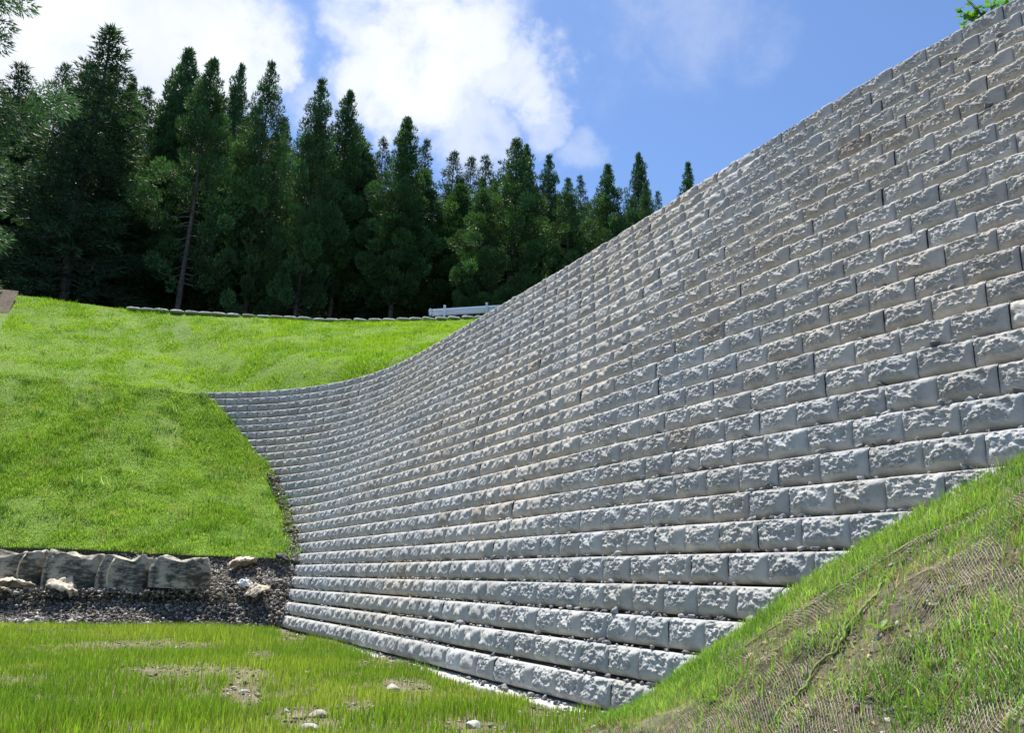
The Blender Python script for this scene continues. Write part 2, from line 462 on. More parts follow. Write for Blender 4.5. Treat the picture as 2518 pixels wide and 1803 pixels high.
bz = (fbm(V0[:, 0] * 1.6, V0[:, 1] * 1.6, 4, 31) - 0.5) * 0.22 + (fbm(V0[:, 0] * 7, V0[:, 1] * 7, 3, 33) - 0.5) * 0.045
bz *= smooth(MOUND_W, 0.05, 0.5) * 0.9 + 0.1
G = (V0 + np.column_stack([0 * bz, -0.3 * bz, bz])).reshape(G.shape)
o, V = surf_obj('mound', G, M_SOIL); tag(o, kind='structure'); keep('mound', V, *G.shape[:2])
MOUND_G = G

# brown dirt beyond the left edge of the lawn
dirt = np.array([[at(-900, 640, 30.9), at(-300, 690, 31.6), at(46, 725, 32.2)], [at(-900, 760, 29.2), at(-300, 790, 29.6), at(12, 800, 30.0)], [at(-900, 900, 26.4), at(-300, 905, 26.2), at(-60, 912, 26.0)]])
dirt = dirt + np.array([0, -0.05, 0.16])
G = smooth_rows(list(dirt), 40, 24)
o, V = surf_obj('dirt_bank', G, M_DIRT, 0.07, 2.0, 41); tag(o, kind='structure')

# ------------------------------------------------------------------ the block wall
def block_mesh(name, seed, nx, nz):
    """split-face block: x = -L/2..L/2, y = 0 at the front line going back (+), z = -H..0"""
    W_, Hh, dep = LEN - 0.003, H - 0.022, 0.30
    a = np.linspace(-1, 1, nx); a = np.sign(a) * (1 - (1 - abs(a)) ** 1.2)
    b = np.linspace(-1, 1, nz); b = np.sign(b) * (1 - (1 - abs(b)) ** 1.25)
    Aa, Bb = np.meshgrid(a, b, indexing='ij')
    X = Aa * W_ / 2; Zz = Bb * Hh / 2
    px = X * 10 + seed * 7.13; pz = Zz * 10 - seed * 3.71
    r = np.random.default_rng(seed * 17 + 3)
    # broken plates: the face steps outward from the top and the left in wavy ledges
    n1 = fbm(px * 1.25, pz * 1.5, 4, seed, 0.55) - 0.5
    n2 = fbm(px * 3.1 + 3 * n1, pz * 3.6, 4, seed + 20, 0.6) - 0.5
    depth = 0.62 + 0.22 * r.random(); reach = 0.30 + 0.35 * r.random()
    m = np.minimum((1 - Bb) / (2 * depth), ((1 + Aa) / 0.50 + 0.32)) + 1.25 * n1 + 0.46 * n2
    tilt = r.normal(0, 0.12); m = m + tilt * Aa
    lev = 4.0
    q_ = np.clip(m, -0.4, 1.15) * lev; fr = q_ - np.floor(q_)
    ter = (np.floor(q_) + smooth(fr, 0.68, 0.99)) / lev
    plate = (0.80 * ter + 0.20 * np.clip(m, -0.4, 1.15)) * 0.042
    rid = (1 - 2 * abs(fbm(px * 2.2 + 5, pz * 3.0, 4, seed + 40, 0.6) - 0.5))
    rough_ = (smooth(rid, 0.72, 0.97) - 0.3) * 0.012 + (fbm(px * 6, pz * 7, 3, seed + 50) - 0.5) * 0.009
    zone = (1 - smooth(Aa + 0.5 * n1, reach, reach + 0.30)) * smooth(Bb + 0.9 * n1, -0.75, -0.40)
    flat_lvl = 0.042 * 0.80 - 0.006 * smooth(Aa, 0.3, 1.0)
    zs = np.clip(zone, 0, 1)
    top_strip = smooth(Bb, 0.62, 0.92) * 0.6
    zs = np.maximum(zs, top_strip * (0.6 + n2))
    ex = np.clip((1 - abs(Aa)) * W_ / 2 / 0.030, 0, 1); ez_t = np.clip((1 - Bb + 0.22 * n1 * (1 - Bb ** 8)) * Hh / 2 / (0.056 + 0.03 * n2), 0, 1); ez_b = np.clip((1 + Bb) * Hh / 2 / 0.050, 0, 1)
    rnd = lambda e, d: d * (1 - np.sqrt(np.clip(1 - (1 - e) ** 2, 0, 1)))
    edge = rnd(ex, 0.020) + rnd(ez_t, 0.040) + rnd(ez_b, 0.044)
    fade = np.minimum(np.minimum(smooth(ex, -0.3, 1.0), smooth(ez_t, -0.8, 1.1)), smooth(ez_b, 0.1, 1.15))
    bulge = 0.024 * (1 - np.abs(Aa) ** 3.5) * (1 - np.abs(Bb - 0.05) ** 2.6)
    rel_ = ((plate + rough_) * zs + flat_lvl * (1 - zs) - flat_lvl) * fade
    out_ = bulge + rel_ * 1.25 + (fbm(px * 4, pz * 4, 3, seed + 60) - 0.5) * 0.004
    Y = -out_ + 0.010 + edge
    Zz = Zz - Hh / 2 - 0.002
    front = np.stack([X, Y, Zz], -1)                       # nx x nz
    nf = nx * nz
    ft = front[:, -1]                                       # top front edge
    lip = ft.copy(); lip[:, 1] = 0.104 + (vnoise(ft[:, 0] * 30 + seed, ft[:, 0] * 0, 7) - 0.5) * 0.006
    tr = lip.copy(); tr[:, 1] += 0.008; tr[:, 2] -= 0.065
    bk = tr.copy(); bk[:, 1] = dep; bk[:, 0] *= 0.96
    bot = front[:, 0].copy(); bot[:, 1] = dep; bot[:, 0] *= 0.96
    sides = front[[0, -1]].copy(); sides[..., 1] = dep; sides[..., 0] *= 0.96; sides[..., 2] = np.minimum(sides[..., 2], -0.067)
    V = np.vstack([front.reshape(-1, 3), lip, tr, bk, bot, sides.reshape(-1, 3)])
    i = np.arange(nx - 1); j = np.arange(nz - 1)
    T = i * nz + nz - 1; B_ = i * nz
    l0, t0, k0, b0, s0 = nf, nf + nx, nf + 2 * nx, nf + 3 * nx, nf + 4 * nx
    F = [grid_faces(nx, nz), np.column_stack([T, T + nz, l0 + i + 1, l0 + i]), np.column_stack([l0 + i, l0 + i + 1, t0 + i + 1, t0 + i]),
         np.column_stack([t0 + i, t0 + i + 1, k0 + i + 1, k0 + i]), np.column_stack([B_ + nz, B_, b0 + i, b0 + i + 1]),
         np.column_stack([j + 1, j, s0 + j, s0 + j + 1]), np.column_stack([(nx - 1) * nz + j, (nx - 1) * nz + j + 1, s0 + nz + j + 1, s0 + nz + j])]
    return V, np.vstack(F)[:, ::-1]
NVAR = 9
hi = [block_mesh('block', s + 1, 58, 38) for s in range(NVAR)]
lo = [block_mesh('block', s + 1, 22, 14) for s in range(NVAR)]

def block_tint(t, u, r):
    z = Z0 - t * H
    g = 0.94 + 0.22 * (r.random() - 0.5)
    warm = float(fbm(np.array([u * 0.35]), np.array([t * 0.22]), 3, 91)[0]) - 0.5 + 0.25 * (r.random() - 0.5)
    warm += 0.16 * float(smooth(-u, 2.0, 7.0)) * float(smooth(18 - t, 0, 8))
    c = np.array([1 + 0.16 * warm, 1 + 0.02 * warm, 1 - 0.16 * warm]) * g
    if r.random() < 0.012: c *= np.array([0.86, 0.80, 0.74])
    return np.clip(c, 0.5, 1.15)

blocks = []
rb = random.Random(5)
for t in range(NC):
    P, th = course_curve(t)
    s = np.concatenate([[0], np.cumsum(np.linalg.norm(np.diff(P, axis=0), axis=1))])
    s = s - np.interp(-5.0, _us, s)
    phase = (0.02 if t % 2 == 0 else 0.52) * LEN
    k0 = int(np.floor((np.interp(U_RIGHT, _us, s)) / LEN)); k1 = int(np.ceil((np.interp(U_END[t], _us, s) + 0.25) / LEN)) + 1
    prev = -1
    dz_run = 0.0
    for k in range(k0, k1):
        sc = phase + (k + 0.5) * LEN
        u = np.interp(sc, s, _us)
        if u > U_END[t] + 0.35: break
        p, hd = np.array([np.interp(u, _us, P[:, 0]), np.interp(u, _us, P[:, 1])]), np.interp(u, _us, th)
        v = rb.randrange(NVAR)
        while v == prev: v = rb.randrange(NVAR)
        prev = v
        far_ = smooth(np.array([u]), 4, 10)[0]
        if rb.random() < 0.10: dz_run = rb.uniform(-0.008, 0.010) * (0.4 + far_)
        nrm = np.array([-math.sin(hd), math.cos(hd)])
        j = rb.gauss(0, 0.0045)
        p = p + nrm * j
        rz = hd + math.pi + rb.gauss(0, 0.007)                 # local x = -tangent
        z = Z0 - t * H + dz_run * 0.6
        q, zf = to_px(np.array([[p[0], p[1], z - H / 2]])); q = q[0]; zf = zf[0]
        inframe = zf > 0.5 and -40 < q[0] < PW + 40 and -40 < q[1] < PH
        # hidden behind the mound?
        hidden = False
        if inframe and q[0] > 1400:
            dd = Vector((p[0], p[1], z - 0.06))
            h_ = SURF['mound'][2].ray_cast(Vector((0, 0, 0)), dd.normalized())
            hidden = h_[0] is not None and h_[3] < dd.length - 0.15
        size = 0.0
        if inframe and not hidden:
            view = np.array([p[0], p[1]]) / math.hypot(p[0], p[1])
            size = 1.0 / (p[0] ** 2 + p[1] ** 2 + z * z) * max(0.05, -float(view @ nrm))
        blocks.append([size, t, u, p, z, rz, v, block_tint(t, u, rb), rb.gauss(0, 0.006)])
blocks.sort(key=lambda b: -b[0])

wall = empty('retaining_wall', (*course_point(26, 0)[0], Z0 - 27 * H))
tag(wall, 'tall grey split-face concrete block retaining wall, stepped back course by course and curving away', 'wall')
bpy.context.view_layer.update()
WO = np.array(wall.location)
meshes_hi = []
for v, (V, F) in enumerate(hi):
    me = mesh_np('block_%d' % v, V, F, True); me.materials.append(M_BLOCK); meshes_hi.append(me)
for b in blocks[:300]:
    size, t, u, p, z, rz, v, tint, ry = b
    o = bpy.data.objects.new('block', meshes_hi[v]); COL.objects.link(o)
    o.parent = wall
    o.location = (p[0] - WO[0], p[1] - WO[1], z - WO[2]); o.rotation_euler = (0, ry, rz)
    o.color = (*tint, 1)
# the farther blocks as one part
Vs, Fs, Cs, off = [], [], [], 0
for b in blocks[300:]:
    size, t, u, p, z, rz, v, tint, ry = b
    V, F = lo[v]
    c, s = math.cos(rz), math.sin(rz)
    Vw = np.column_stack([V[:, 0] * c - V[:, 1] * s + p[0], V[:, 0] * s + V[:, 1] * c + p[1], V[:, 2] + z + V[:, 0] * -ry]) - WO
    Vs.append(Vw); Fs.append(F + off); Cs.append(np.tile(tint, (len(V), 1))); off += len(V)
o = link('block_courses', mesh_np('block_courses', np.vstack(Vs), np.vstack(Fs), True, np.vstack(Cs)), M_BLOCKS, wall)
tag(o, kind='stuff')
# fill behind the blocks, so that no light comes through the joints
parts = []
for t in range(NC):
    m_ = (_us > U_RIGHT - 0.6) & (_us < U_END[t] + 0.1)
    P, th = course_curve(t, -0.24)
    P2, _ = course_curve(t, -0.60)
    P, P2 = P[m_][::4], P2[m_][::4]
    zt, zb = Z0 - t * H - 0.012, Z0 - (t + 1) * H - 0.006
    n_ = len(P)
    V = np.vstack([np.column_stack([P, np.full(n_, zt)]), np.column_stack([P, np.full(n_, zb)]), np.column_stack([P2, np.full(n_, zt)])])
    i = np.arange(n_ - 1)
    parts.append((V, np.vstack([np.column_stack([i, i + 1, n_ + i + 1, n_ + i]), np.column_stack([i, 2 * n_ + i, 2 * n_ + i + 1, i + 1])])))
V, F = merge(parts)
link('gravel_fill', mesh_np('gravel_fill', V - WO, F), M_CORE, wall)

# concrete footing under the bottom course, cast in bays
foot_us = np.arange(-6.6, 4.6, 0.62)
for a_, b_ in zip(foot_us[:-1], foot_us[1:]):
    uu = np.linspace(a_ + 0.006, b_ - 0.006, 5)
    V = []
    for k, u in enumerate(uu):
        jit = (vnoise(np.array([u * 3.1]), np.array([2.0]), 61)[0] - 0.5) * 0.05
        for ex, z in ((0.16 + jit, -1.06), (0.175 + jit, -0.95), (0.155 + jit, -0.936), (-0.1, -0.933)):
            p, _ = course_point(26, u, ex); V.append((p[0], p[1], z))
    V = np.array(V)
    F = grid_faces(len(uu), 4)
    caps = np.array([[0, 1, 2, 3], [len(V) - 1, len(V) - 2, len(V) - 3, len(V) - 4]])
    link('footing_slab', mesh_np('footing_slab', V - WO, np.vstack([F, caps])), M_SLAB, wall)

# ------------------------------------------------------------------ stones
def chunk(seed, n=11, flat=0.7):
    r = np.random.default_rng(seed)
    p = r.normal(0, 1, (n, 3)); p /= np.linalg.norm(p, axis=1)[:, None]
    p *= r.uniform(0.75, 1.0, (n, 1)); p *= np.array([1.0, r.uniform(0.6, 0.9), r.uniform(0.45, flat)])
    bm = bmesh.new()
    vs = [bm.verts.new(q) for q in p]
    res = bmesh.ops.convex_hull(bm, input=vs)
    for v in [v for v in bm.verts if not v.link_faces]: bm.verts.remove(v)
    bmesh.ops.triangulate(bm, faces=bm.faces[:])
    bm.verts.index_update()
    V = np.array([v.co[:] for v in bm.verts]); F = np.array([[v.index for v in f.verts] for f in bm.faces])
    bm.free()
    return V, F
CH = [chunk(100 + i) for i in range(14)]
def rot_mats(n, rng, tilt=0.5):
    a = rng.uniform(0, 2 * np.pi, n); b = rng.normal(0, tilt, n); c = rng.normal(0, tilt, n)
    ca, sa, cb, sb, cc, sc_ = np.cos(a), np.sin(a), np.cos(b), np.sin(b), np.cos(c), np.sin(c)
    Rz = np.zeros((n, 3, 3)); Rz[:, 0, 0] = ca; Rz[:, 0, 1] = -sa; Rz[:, 1, 0] = sa; Rz[:, 1, 1] = ca; Rz[:, 2, 2] = 1
    Rx = np.zeros((n, 3, 3)); Rx[:, 0, 0] = 1; Rx[:, 1, 1] = cb; Rx[:, 1, 2] = -sb; Rx[:, 2, 1] = sb; Rx[:, 2, 2] = cb
    Ry = np.zeros((n, 3, 3)); Ry[:, 1, 1] = 1; Ry[:, 0, 0] = cc; Ry[:, 0, 2] = sc_; Ry[:, 2, 0] = -sc_; Ry[:, 2, 2] = cc
    return Rz @ Rx @ Ry
def scatter_chunks(P, R, col, rng, tilt=0.6):
    """joined angular stones: centres P, radii R, colours col"""
    n = len(P); M = rot_mats(n, rng, tilt); k = rng.integers(0, len(CH), n)
    Vs, Fs, Cs, off = [], [], [], 0
    for v in range(len(CH)):
        idx = np.where(k == v)[0]
        if not len(idx): continue
        V, F = CH[v]
        W_ = np.einsum('nij,vj->nvi', M[idx], V) * R[idx][:, None, None] + P[idx][:, None, :]
        Vs.append(W_.reshape(-1, 3)); Cs.append(np.repeat(col[idx], len(V), axis=0))
        Fs.append((F[None] + (np.arange(len(idx)) * len(V))[:, None, None]).reshape(-1, 3) + off); off += len(idx) * len(V)
    return np.vstack(Vs), np.vstack(Fs), np.vstack(Cs)
def stone_cols(n, rng, base=(0.20, 0.205, 0.215), spread=0.45, pale=0.12):
    g = np.exp(rng.normal(0, spread, n))[:, None] * np.array(base)
    g += rng.normal(0, 0.012, (n, 1)) * np.array([1, 0.3, -0.8])
    m = rng.random(n) < pale; g[m] = rng.uniform(0.34, 0.5, (m.sum(), 1)) * np.array([1, 0.98, 0.94])
    return np.clip(g, 0.03, 0.6)

# gravel lying on the ledges of the wall
rs = np.random.default_rng(3)
P, R, big = [], [], []
for t in range(1, NC + 1):
    tt = min(t, 26)
    zt = Z0 - t * H
    lo_u, hi_u = -7.0, U_END[tt] - 0.1
    dens = 4.5 + 19.0 * float(smooth(t, 10, 25))
    n_ = int(dens * (hi_u - lo_u))
    uu = rs.uniform(lo_u, hi_u, n_)
    clump = fbm(uu * 0.8, np.full(n_, t * 3.7), 3, 71)
    uu = uu[rs.random(n_) < smooth(clump, 0.30, 0.62) * 0.9 + 0.1]
    for u in uu:
        r_ = float(np.clip(rs.lognormal(-3.62, 0.40), 0.012, 0.062))
        ex = SET * rs.uniform(-0.95, -0.45) + (0.13 if t == 27 else 0.0)
        if t == 27: ex += rs.uniform(0, 0.1)
        p, _ = course_point(tt, u, ex)
        if r_ > 0.037: big.append((p[0], p[1], zt + r_ * 0.35, r_, t))
        else:
            P.append((p[0], p[1], zt + r_ * 0.35)); R.append(r_)
P = np.array(P); R = np.array(R)
V, F, C = scatter_chunks(P, R, stone_cols(len(P), rs, (0.22, 0.225, 0.235), 0.35, 0.2), rs)
o = link('ledge_gravel', mesh_np('ledge_gravel', V, F, False, C), M_STONE)
tag(o, 'grey crushed gravel strewn along the ledges of the block wall', 'gravel', kind='stuff')
CH_ME = []
for i, (V, F) in enumerate(CH):
    g = float(np.clip(0.24 * math.exp(random.gauss(0, 0.3)), 0.12, 0.42))
    CH_ME.append(mesh_np('crushed_stone', V, F, False, np.tile(np.array([g, g * 1.01, g * 1.04]), (len(V), 1))))
    CH_ME[-1].materials.append(M_STONE)
ORD = ('first second third fourth fifth sixth seventh eighth ninth tenth eleventh twelfth thirteenth fourteenth fifteenth sixteenth seventeenth eighteenth nineteenth twentieth '
       'twenty-first twenty-second twenty-third twenty-fourth twenty-fifth twenty-sixth twenty-seventh').split()
def bigkey(b):
    q, zf = to_px(np.array([b[:3]])); q = q[0]
    return -b[3] / zf[0] if (zf[0] > 0.5 and 0 < q[0] < PW and 0 < q[1] < PH) else 0
big.sort(key=bigkey)
for b in big[:150]:
    o = bpy.data.objects.new('crushed_stone', CH_ME[rs.integers(0, len(CH_ME))]); COL.objects.link(o)
    o.location = b[:3]; o.scale = (b[3],) * 3; o.rotation_euler = (rs.normal(0, 0.3), rs.normal(0, 0.3), rs.uniform(0, 6.28))
    n_led = 27 - b[4]
    where = 'on the footing at the foot of the block wall' if n_led == 0 else 'on the %s ledge up from the wall footing' % ORD[n_led - 1]
    tag(o, 'angular grey crushed stone lying loose ' + where, 'stone', 'loose crushed stones on the wall ledges')

# scatter points on a kept surface
def scatter(name, n, rng, mask=None):
    V, F, _ = SURF[name]
    a, b, c, d = (V[F[:, k]] for k in range(4))
    ar = 0.5 * np.linalg.norm(np.cross(b - a, d - a), axis=1) + 0.5 * np.linalg.norm(np.cross(b - c, d - c), axis=1)
    cen = (a + b + c + d) / 4
    wgt = ar.copy()
    if mask is not None: wgt = wgt * mask(cen)
    tot = wgt.sum(); k = rng.choice(len(F), n, p=wgt / tot)
    s, t = rng.random((n, 1)), rng.random((n, 1))
    P = (a[k] * (1 - s) + b[k] * s) * (1 - t) + (d[k] * (1 - s) + c[k] * s) * t
    nrm = np.cross(b[k] - a[k], d[k] - a[k]); nrm /= np.linalg.norm(nrm, axis=1)[:, None] + 1e-9
    nrm[nrm[:, 2] < 0] *= -1
    return P, nrm
def in_view(P, pad=120):
    q, zf = to_px(P)
    return (zf > 0.4) & (q[:, 0] > -pad) & (q[:, 0] < PW + pad) & (q[:, 1] < PH + pad * 1.5) & (q[:, 1] > -pad)

# gravel of the bank
P, N = scatter('gravel_bank', 15000, rs, lambda c: in_view(c, 200) * 1.0)
R = np.clip(rs.lognormal(-3.35, 0.33, len(P)), 0.014, 0.085)
keep_ = (fbm(P[:, 0] * 1.1, P[:, 1] * 1.1, 3, 8) > 0.32) | (rs.random(len(P)) < 0.5)
P, R = P[keep_], R[keep_]
V, F, C = scatter_chunks(P + np.column_stack([0 * R, -0.2 * R, R * 0.25]), R, stone_cols(len(P), rs, (0.165, 0.15, 0.132), 0.5, 0.10), rs)
o = link('bank_gravel', mesh_np('bank_gravel', V, F, False, C), M_STONE)
tag(o, 'dark loose gravel spilled below the white bags', 'gravel', kind='stuff')
sp = np.array([np.array(at(x, 1443 + rs.uniform(-7, 12), 16.75 + rs.uniform(-0.3, 0.2))) for x in rs.uniform(-100, 560, 1500)])
sp[:, 2] = np.array([max(drop('gravel_bank', q_[0], q_[1], q_[2])[0], q_[2] - 0.12) for q_ in sp]) + rs.uniform(0, 0.03, len(sp))
R = np.clip(rs.lognormal(-3.3, 0.3, len(sp)), 0.016, 0.08)
V, F, C = scatter_chunks(sp, R, stone_cols(len(sp), rs, (0.165, 0.15, 0.132), 0.5, 0.08), rs)
o = link('heaped_gravel', mesh_np('heaped_gravel', V, F, False, C), M_STONE)
tag(o, 'dark gravel heaped against the foot of the bulk bags', 'gravel', kind='stuff')
hp = []
for x, y in zip(rs.uniform(500, 722, 1100), rs.uniform(1372, 1440, 1100)):
    c_ = [h_ for h_ in (hit('gravel_bank', x, y), hit('embankment', x, y)) if h_ is not None]
    if c_: hp.append(min(c_, key=lambda h_: h_[1]))
hp = np.array(hp); R = np.clip(rs.lognormal(-3.3, 0.35, len(hp)), 0.016, 0.09)
V, F, C = scatter_chunks(hp, R, stone_cols(len(hp), rs, (0.19, 0.17, 0.15), 0.5, 0.08), rs)
o = link('corner_gravel', mesh_np('corner_gravel', V, F, False, C), M_STONE)
tag(o, 'brown-grey gravel spilled in the corner between the grass bank and the wall', 'gravel', kind='stuff')
# gravel strip between the embankment edge and the ends of the courses
sp = []
for t in np.concatenate([np.linspace(12, 26, 1100), np.linspace(20.5, 26.5, 1500)]):
    t0 = int(t); u = np.interp(t, np.arange(NC), U_END) + rs.uniform(-0.02, 0.5) * np.interp(t, [12, 15, 20, 24, 26], [0.2, 0.6, 1, 1.2, 1.6])
    p, _ = course_point(t, u, rs.uniform(-0.12, 0.2)); sp.append((p[0], p[1], Z0 - t * H + rs.uniform(-0.06, 0.05)))
sp = np.array(sp); R = np.clip(rs.lognormal(-3.2, 0.35, len(sp)), 0.015, 0.09)
V, F, C = scatter_chunks(sp, R, stone_cols(len(sp), rs, (0.17, 0.15, 0.135), 0.5, 0.10), rs)
o = link('edge_gravel', mesh_np('edge_gravel', V, F, False, C), M_STONE)
tag(o, 'dark gravel strip running up between the grass bank and the ends of the block courses', 'gravel', kind='stuff')

# ------------------------------------------------------------------ grass
def blades(P, N, hgt, wid, col, rng, lean=0.35, seg=2, wind=(0.0, 0.0)):
    n = len(P)
    az = rng.uniform(0, 2 * np.pi, n)
    side = np.column_stack([np.cos(az), np.sin(az), np.zeros(n)])
    ldir = rng.uniform(0, 2 * np.pi, n); lam = np.abs(rng.normal(0, lean, n))
    up = N * 0.35 + np.array([0, 0, 0.65]); up /= np.linalg.norm(up, axis=1)[:, None]
    le = np.column_stack([np.cos(ldir) * lam + wind[0], np.sin(ldir) * lam + wind[1], -0.25 * lam ** 2])
    h = hgt[:, None]; w_ = wid[:, None] * 0.5
    if seg == 1:
        tip = P + (up + le) * h
        V = np.stack([P - side * w_, P + side * w_, tip], 1).reshape(-1, 3)
        F = np.arange(n * 3).reshape(-1, 3); C = np.repeat(col, 3, axis=0)
        C.reshape(n, 3, 3)[:, 2] *= 1.12
        return V, F, C
    mid = P + (up * 0.58 + le * 0.28) * h
    tip = P + (up * 0.98 + le * 1.05) * h
    V = np.stack([P - side * w_, P + side * w_, mid - side * w_ * 0.8, mid + side * w_ * 0.8, tip], 1).reshape(-1, 3)
    b = (np.arange(n) * 5)[:, None]
    F = np.vstack([b + np.array([[0, 1, 3]]), b + np.array([[0, 3, 2]]), b + np.array([[2, 3, 4]])])
    C = np.repeat(col, 5, axis=0); c5 = C.reshape(n, 5, 3)
    c5[:, 4] *= 1.15
    return V, F, C
def pxmask(P, spots):
    """1 at bare spots given as photo pixels (x, y, rx, ry)"""
    q, zf = to_px(P); m = np.zeros(len(P))
    wob = (fbm(P[:, 0] * 1.7, P[:, 1] * 1.7, 3, 44) - 0.5) * 1.3
    for x, y, rx, ry in spots:
        d = ((q[:, 0] - x) / rx) ** 2 + ((q[:, 1] - y) / ry) ** 2
        m = np.maximum(m, 1 - smooth(np.sqrt(d) + wob, 0.6, 1.25))
    return m
def grass_cols(P, rng, a, b, scale, seed, jit=0.16, dry=0.04, drycol=(0.30, 0.27, 0.12)):
    f = smooth(fbm(P[:, 0] * scale, P[:, 1] * scale, 4, seed), 0.32, 0.68)[:, None]
    c = np.array(a) * (1 - f) + np.array(b) * f
    c = c * np.exp(rng.normal(0, jit, (len(P), 1)))
    d = rng.random(len(P)) < dry; c[d] = np.array(drycol) * rng.uniform(0.7, 1.2, (d.sum(), 1))
    return np.clip(c, 0.005, 0.6)

rg = np.random.default_rng(21)
def tufts(name, n, rng, cols, spots=()):
    P, N = scatter(name, n, rng, lambda c: in_view(c, 60) * (c[:, 0] < 2.0))
    ex_ = [hit(name, x, y) for x, y in spots]; ex_ = [e for e in ex_ if e is not None]
    if ex_: P = np.vstack([P, np.array(ex_)]); N = np.vstack([N, np.tile(N[:1], (len(ex_), 1))])
    k = rng.integers(14, 46, len(P)); ci = np.repeat(np.arange(len(P)), k)
    sz = rng.uniform(0.6, 1.5, len(P))
    Q = P[ci] + rng.normal(0, 0.085, (len(ci), 3)) * np.array([1.3, 1, 0.25]) * sz[ci][:, None]
    C = np.array(cols)[rng.integers(0, len(cols), len(P))][ci] * np.exp(rng.normal(0, 0.25, (len(ci), 1)))
    return blades(Q, N[ci], rng.uniform(0.08, 0.20, len(ci)) * sz[ci], rng.uniform(0.012, 0.024, len(ci)), C, rng, 0.5, 1)
def joinb(a, b): return np.vstack([a[0], b[0]]), np.vstack([a[1], b[1] + len(a[0])]), np.vstack([a[2], b[2]])
# embankment: cooler green, tufted, with thin patches
BARE = [(310, 1130, 70, 40), (200, 930, 60, 50), (150, 1290, 90, 30), (40, 1260, 60, 40), (420, 1060, 40, 40), (20, 960, 40, 30), (560, 960, 30, 20)]
P, N = scatter('embankment', 250000, rg, lambda c: in_view(c, 150) * 1.0)
q, _ = to_px(P)
edge = np.interp(q[:, 1], [960, 1000, 1100, 1200, 1280, 1400], [520, 540, 650, 700, 714, 716])
bare = pxmask(P, BARE)
tuft = fbm(P[:, 0] * 1.5, P[:, 1] * 1.5, 4, 15)
ok = (q[:, 0] < edge + rg.normal(0, 4, len(P))) & (rg.random(len(P)) > bare * 0.75) & (rg.random(len(P)) < 0.55 + 0.9 * smooth(tuft, 0.35, 0.6))
P, N, tuft, bare = P[ok], N[ok], tuft[ok], bare[ok]
hg = (0.045 + 0.075 * smooth(tuft, 0.42, 0.75)) * rg.uniform(0.6, 1.3, len(P))
C = grass_cols(P, rg, (0.175, 0.315, 0.045), (0.245, 0.40, 0.075), 0.9, 77, 0.28, 0.05, (0.30, 0.30, 0.16))
pale = smooth(fbm(P[:, 0] * 2.4, P[:, 1] * 2.4, 3, 51), 0.62, 0.74)[:, None]
C = C * (1 - 0.35 * pale) + np.array([0.22, 0.38, 0.13]) * 0.35 * pale
V, F, Cc = joinb(blades(P, N, hg, rg.uniform(0.010, 0.022, len(P)), C, rg, 0.45, 1), tufts('embankment', 420, rg, [(0.07, 0.17, 0.03), (0.10, 0.21, 0.04), (0.22, 0.34, 0.14), (0.26, 0.30, 0.12)], [(340, 1245), (490, 1240), (120, 1100), (520, 1140), (260, 1030), (60, 1180), (430, 1000)]))
o = link('embankment_grass', mesh_np('embankment_grass', V, F, False, Cc), M_GRASS)
tag(o, 'short green grass covering the steep bank at the end of the block wall', 'grass', kind='stuff')
# upper lawn: bright yellow green
BARE2 = [(450, 815, 22, 26), (355, 870, 40, 12), (5, 870, 30, 40)]
P, N = scatter('upper_lawn', 220000, rg, lambda c: in_view(c, 150) * (c[:, 0] < 3.0))
q, _ = to_px(P)
edge = np.interp(q[:, 1], [700, 727, 800, 900, 960], [60, 44, 8, -30, -60])
tuft = fbm(P[:, 0] * 1.3, P[:, 1] * 1.3, 4, 16)
ok = (q[:, 0] > edge + rg.normal(0, 4, len(P))) & (rg.random(len(P)) < 0.6 + 0.8 * smooth(tuft, 0.35, 0.6)) & (rg.random(len(P)) > pxmask(P, BARE2) * 0.5)
P, N, tuft = P[ok], N[ok], tuft[ok]
hg = (0.05 + 0.075 * smooth(tuft, 0.42, 0.75)) * rg.uniform(0.6, 1.3, len(P))
C = grass_cols(P, rg, (0.195, 0.36, 0.02), (0.28, 0.45, 0.035), 0.7, 78, 0.24, 0.02)
pb = pxmask(P, BARE2[:1])[:, None]; C = C * (1 - 0.8 * pb) + np.array([0.30, 0.42, 0.28]) * 0.8 * pb
V, F, Cc = joinb(blades(P, N, hg, rg.uniform(0.012, 0.026, len(P)), C, rg, 0.4, 1), tufts('upper_lawn', 260, rg, [(0.09, 0.20, 0.02), (0.14, 0.28, 0.03), (0.25, 0.36, 0.12)], [(550, 912), (800, 870), (205, 780), (590, 865), (830, 865)]))
o = link('lawn_grass', mesh_np('lawn_grass', V, F, False, Cc), M_GRASS)
tag(o, 'bright yellow-green grass on the slope above the block wall', 'grass', kind='stuff')
# meadow: fine upright shoots, thinning to stony soil in the foreground
BARE3 = [(600, 1700, 60, 60), (760, 1780, 110, 40), (1000, 1690, 60, 18), (950, 1635, 110, 16), (420, 1660, 160, 26), (390, 1590, 120, 14), (1150, 1790, 90, 18), (1330, 1760, 70, 20), (880, 1750, 70, 26), (720, 1570, 40, 20), (640, 1620, 40, 14), (350, 1790, 80, 14), (1480, 1800, 60, 16), (1010, 1740, 50, 16)]
P, N = scatter('meadow', 230000, rg, lambda c: (in_view(c, 60) & (c[:, 1] > 4.2)) * (1.0 / np.maximum(c[:, 1], 5.0) ** 0.9))
q, _ = to_px(P)
bare = pxmask(P, BARE3)
tuft = fbm(P[:, 0] * 0.9, P[:, 1] * 0.9, 4, 19)
ex_u = np.array([0.0])
pf, _ = course_curve(26, 0.20)
dw = np.full(len(P), 9.0)
for a_ in range(0, len(pf), 6): dw = np.minimum(dw, np.hypot(P[:, 0] - pf[a_, 0], P[:, 1] - pf[a_, 1]))
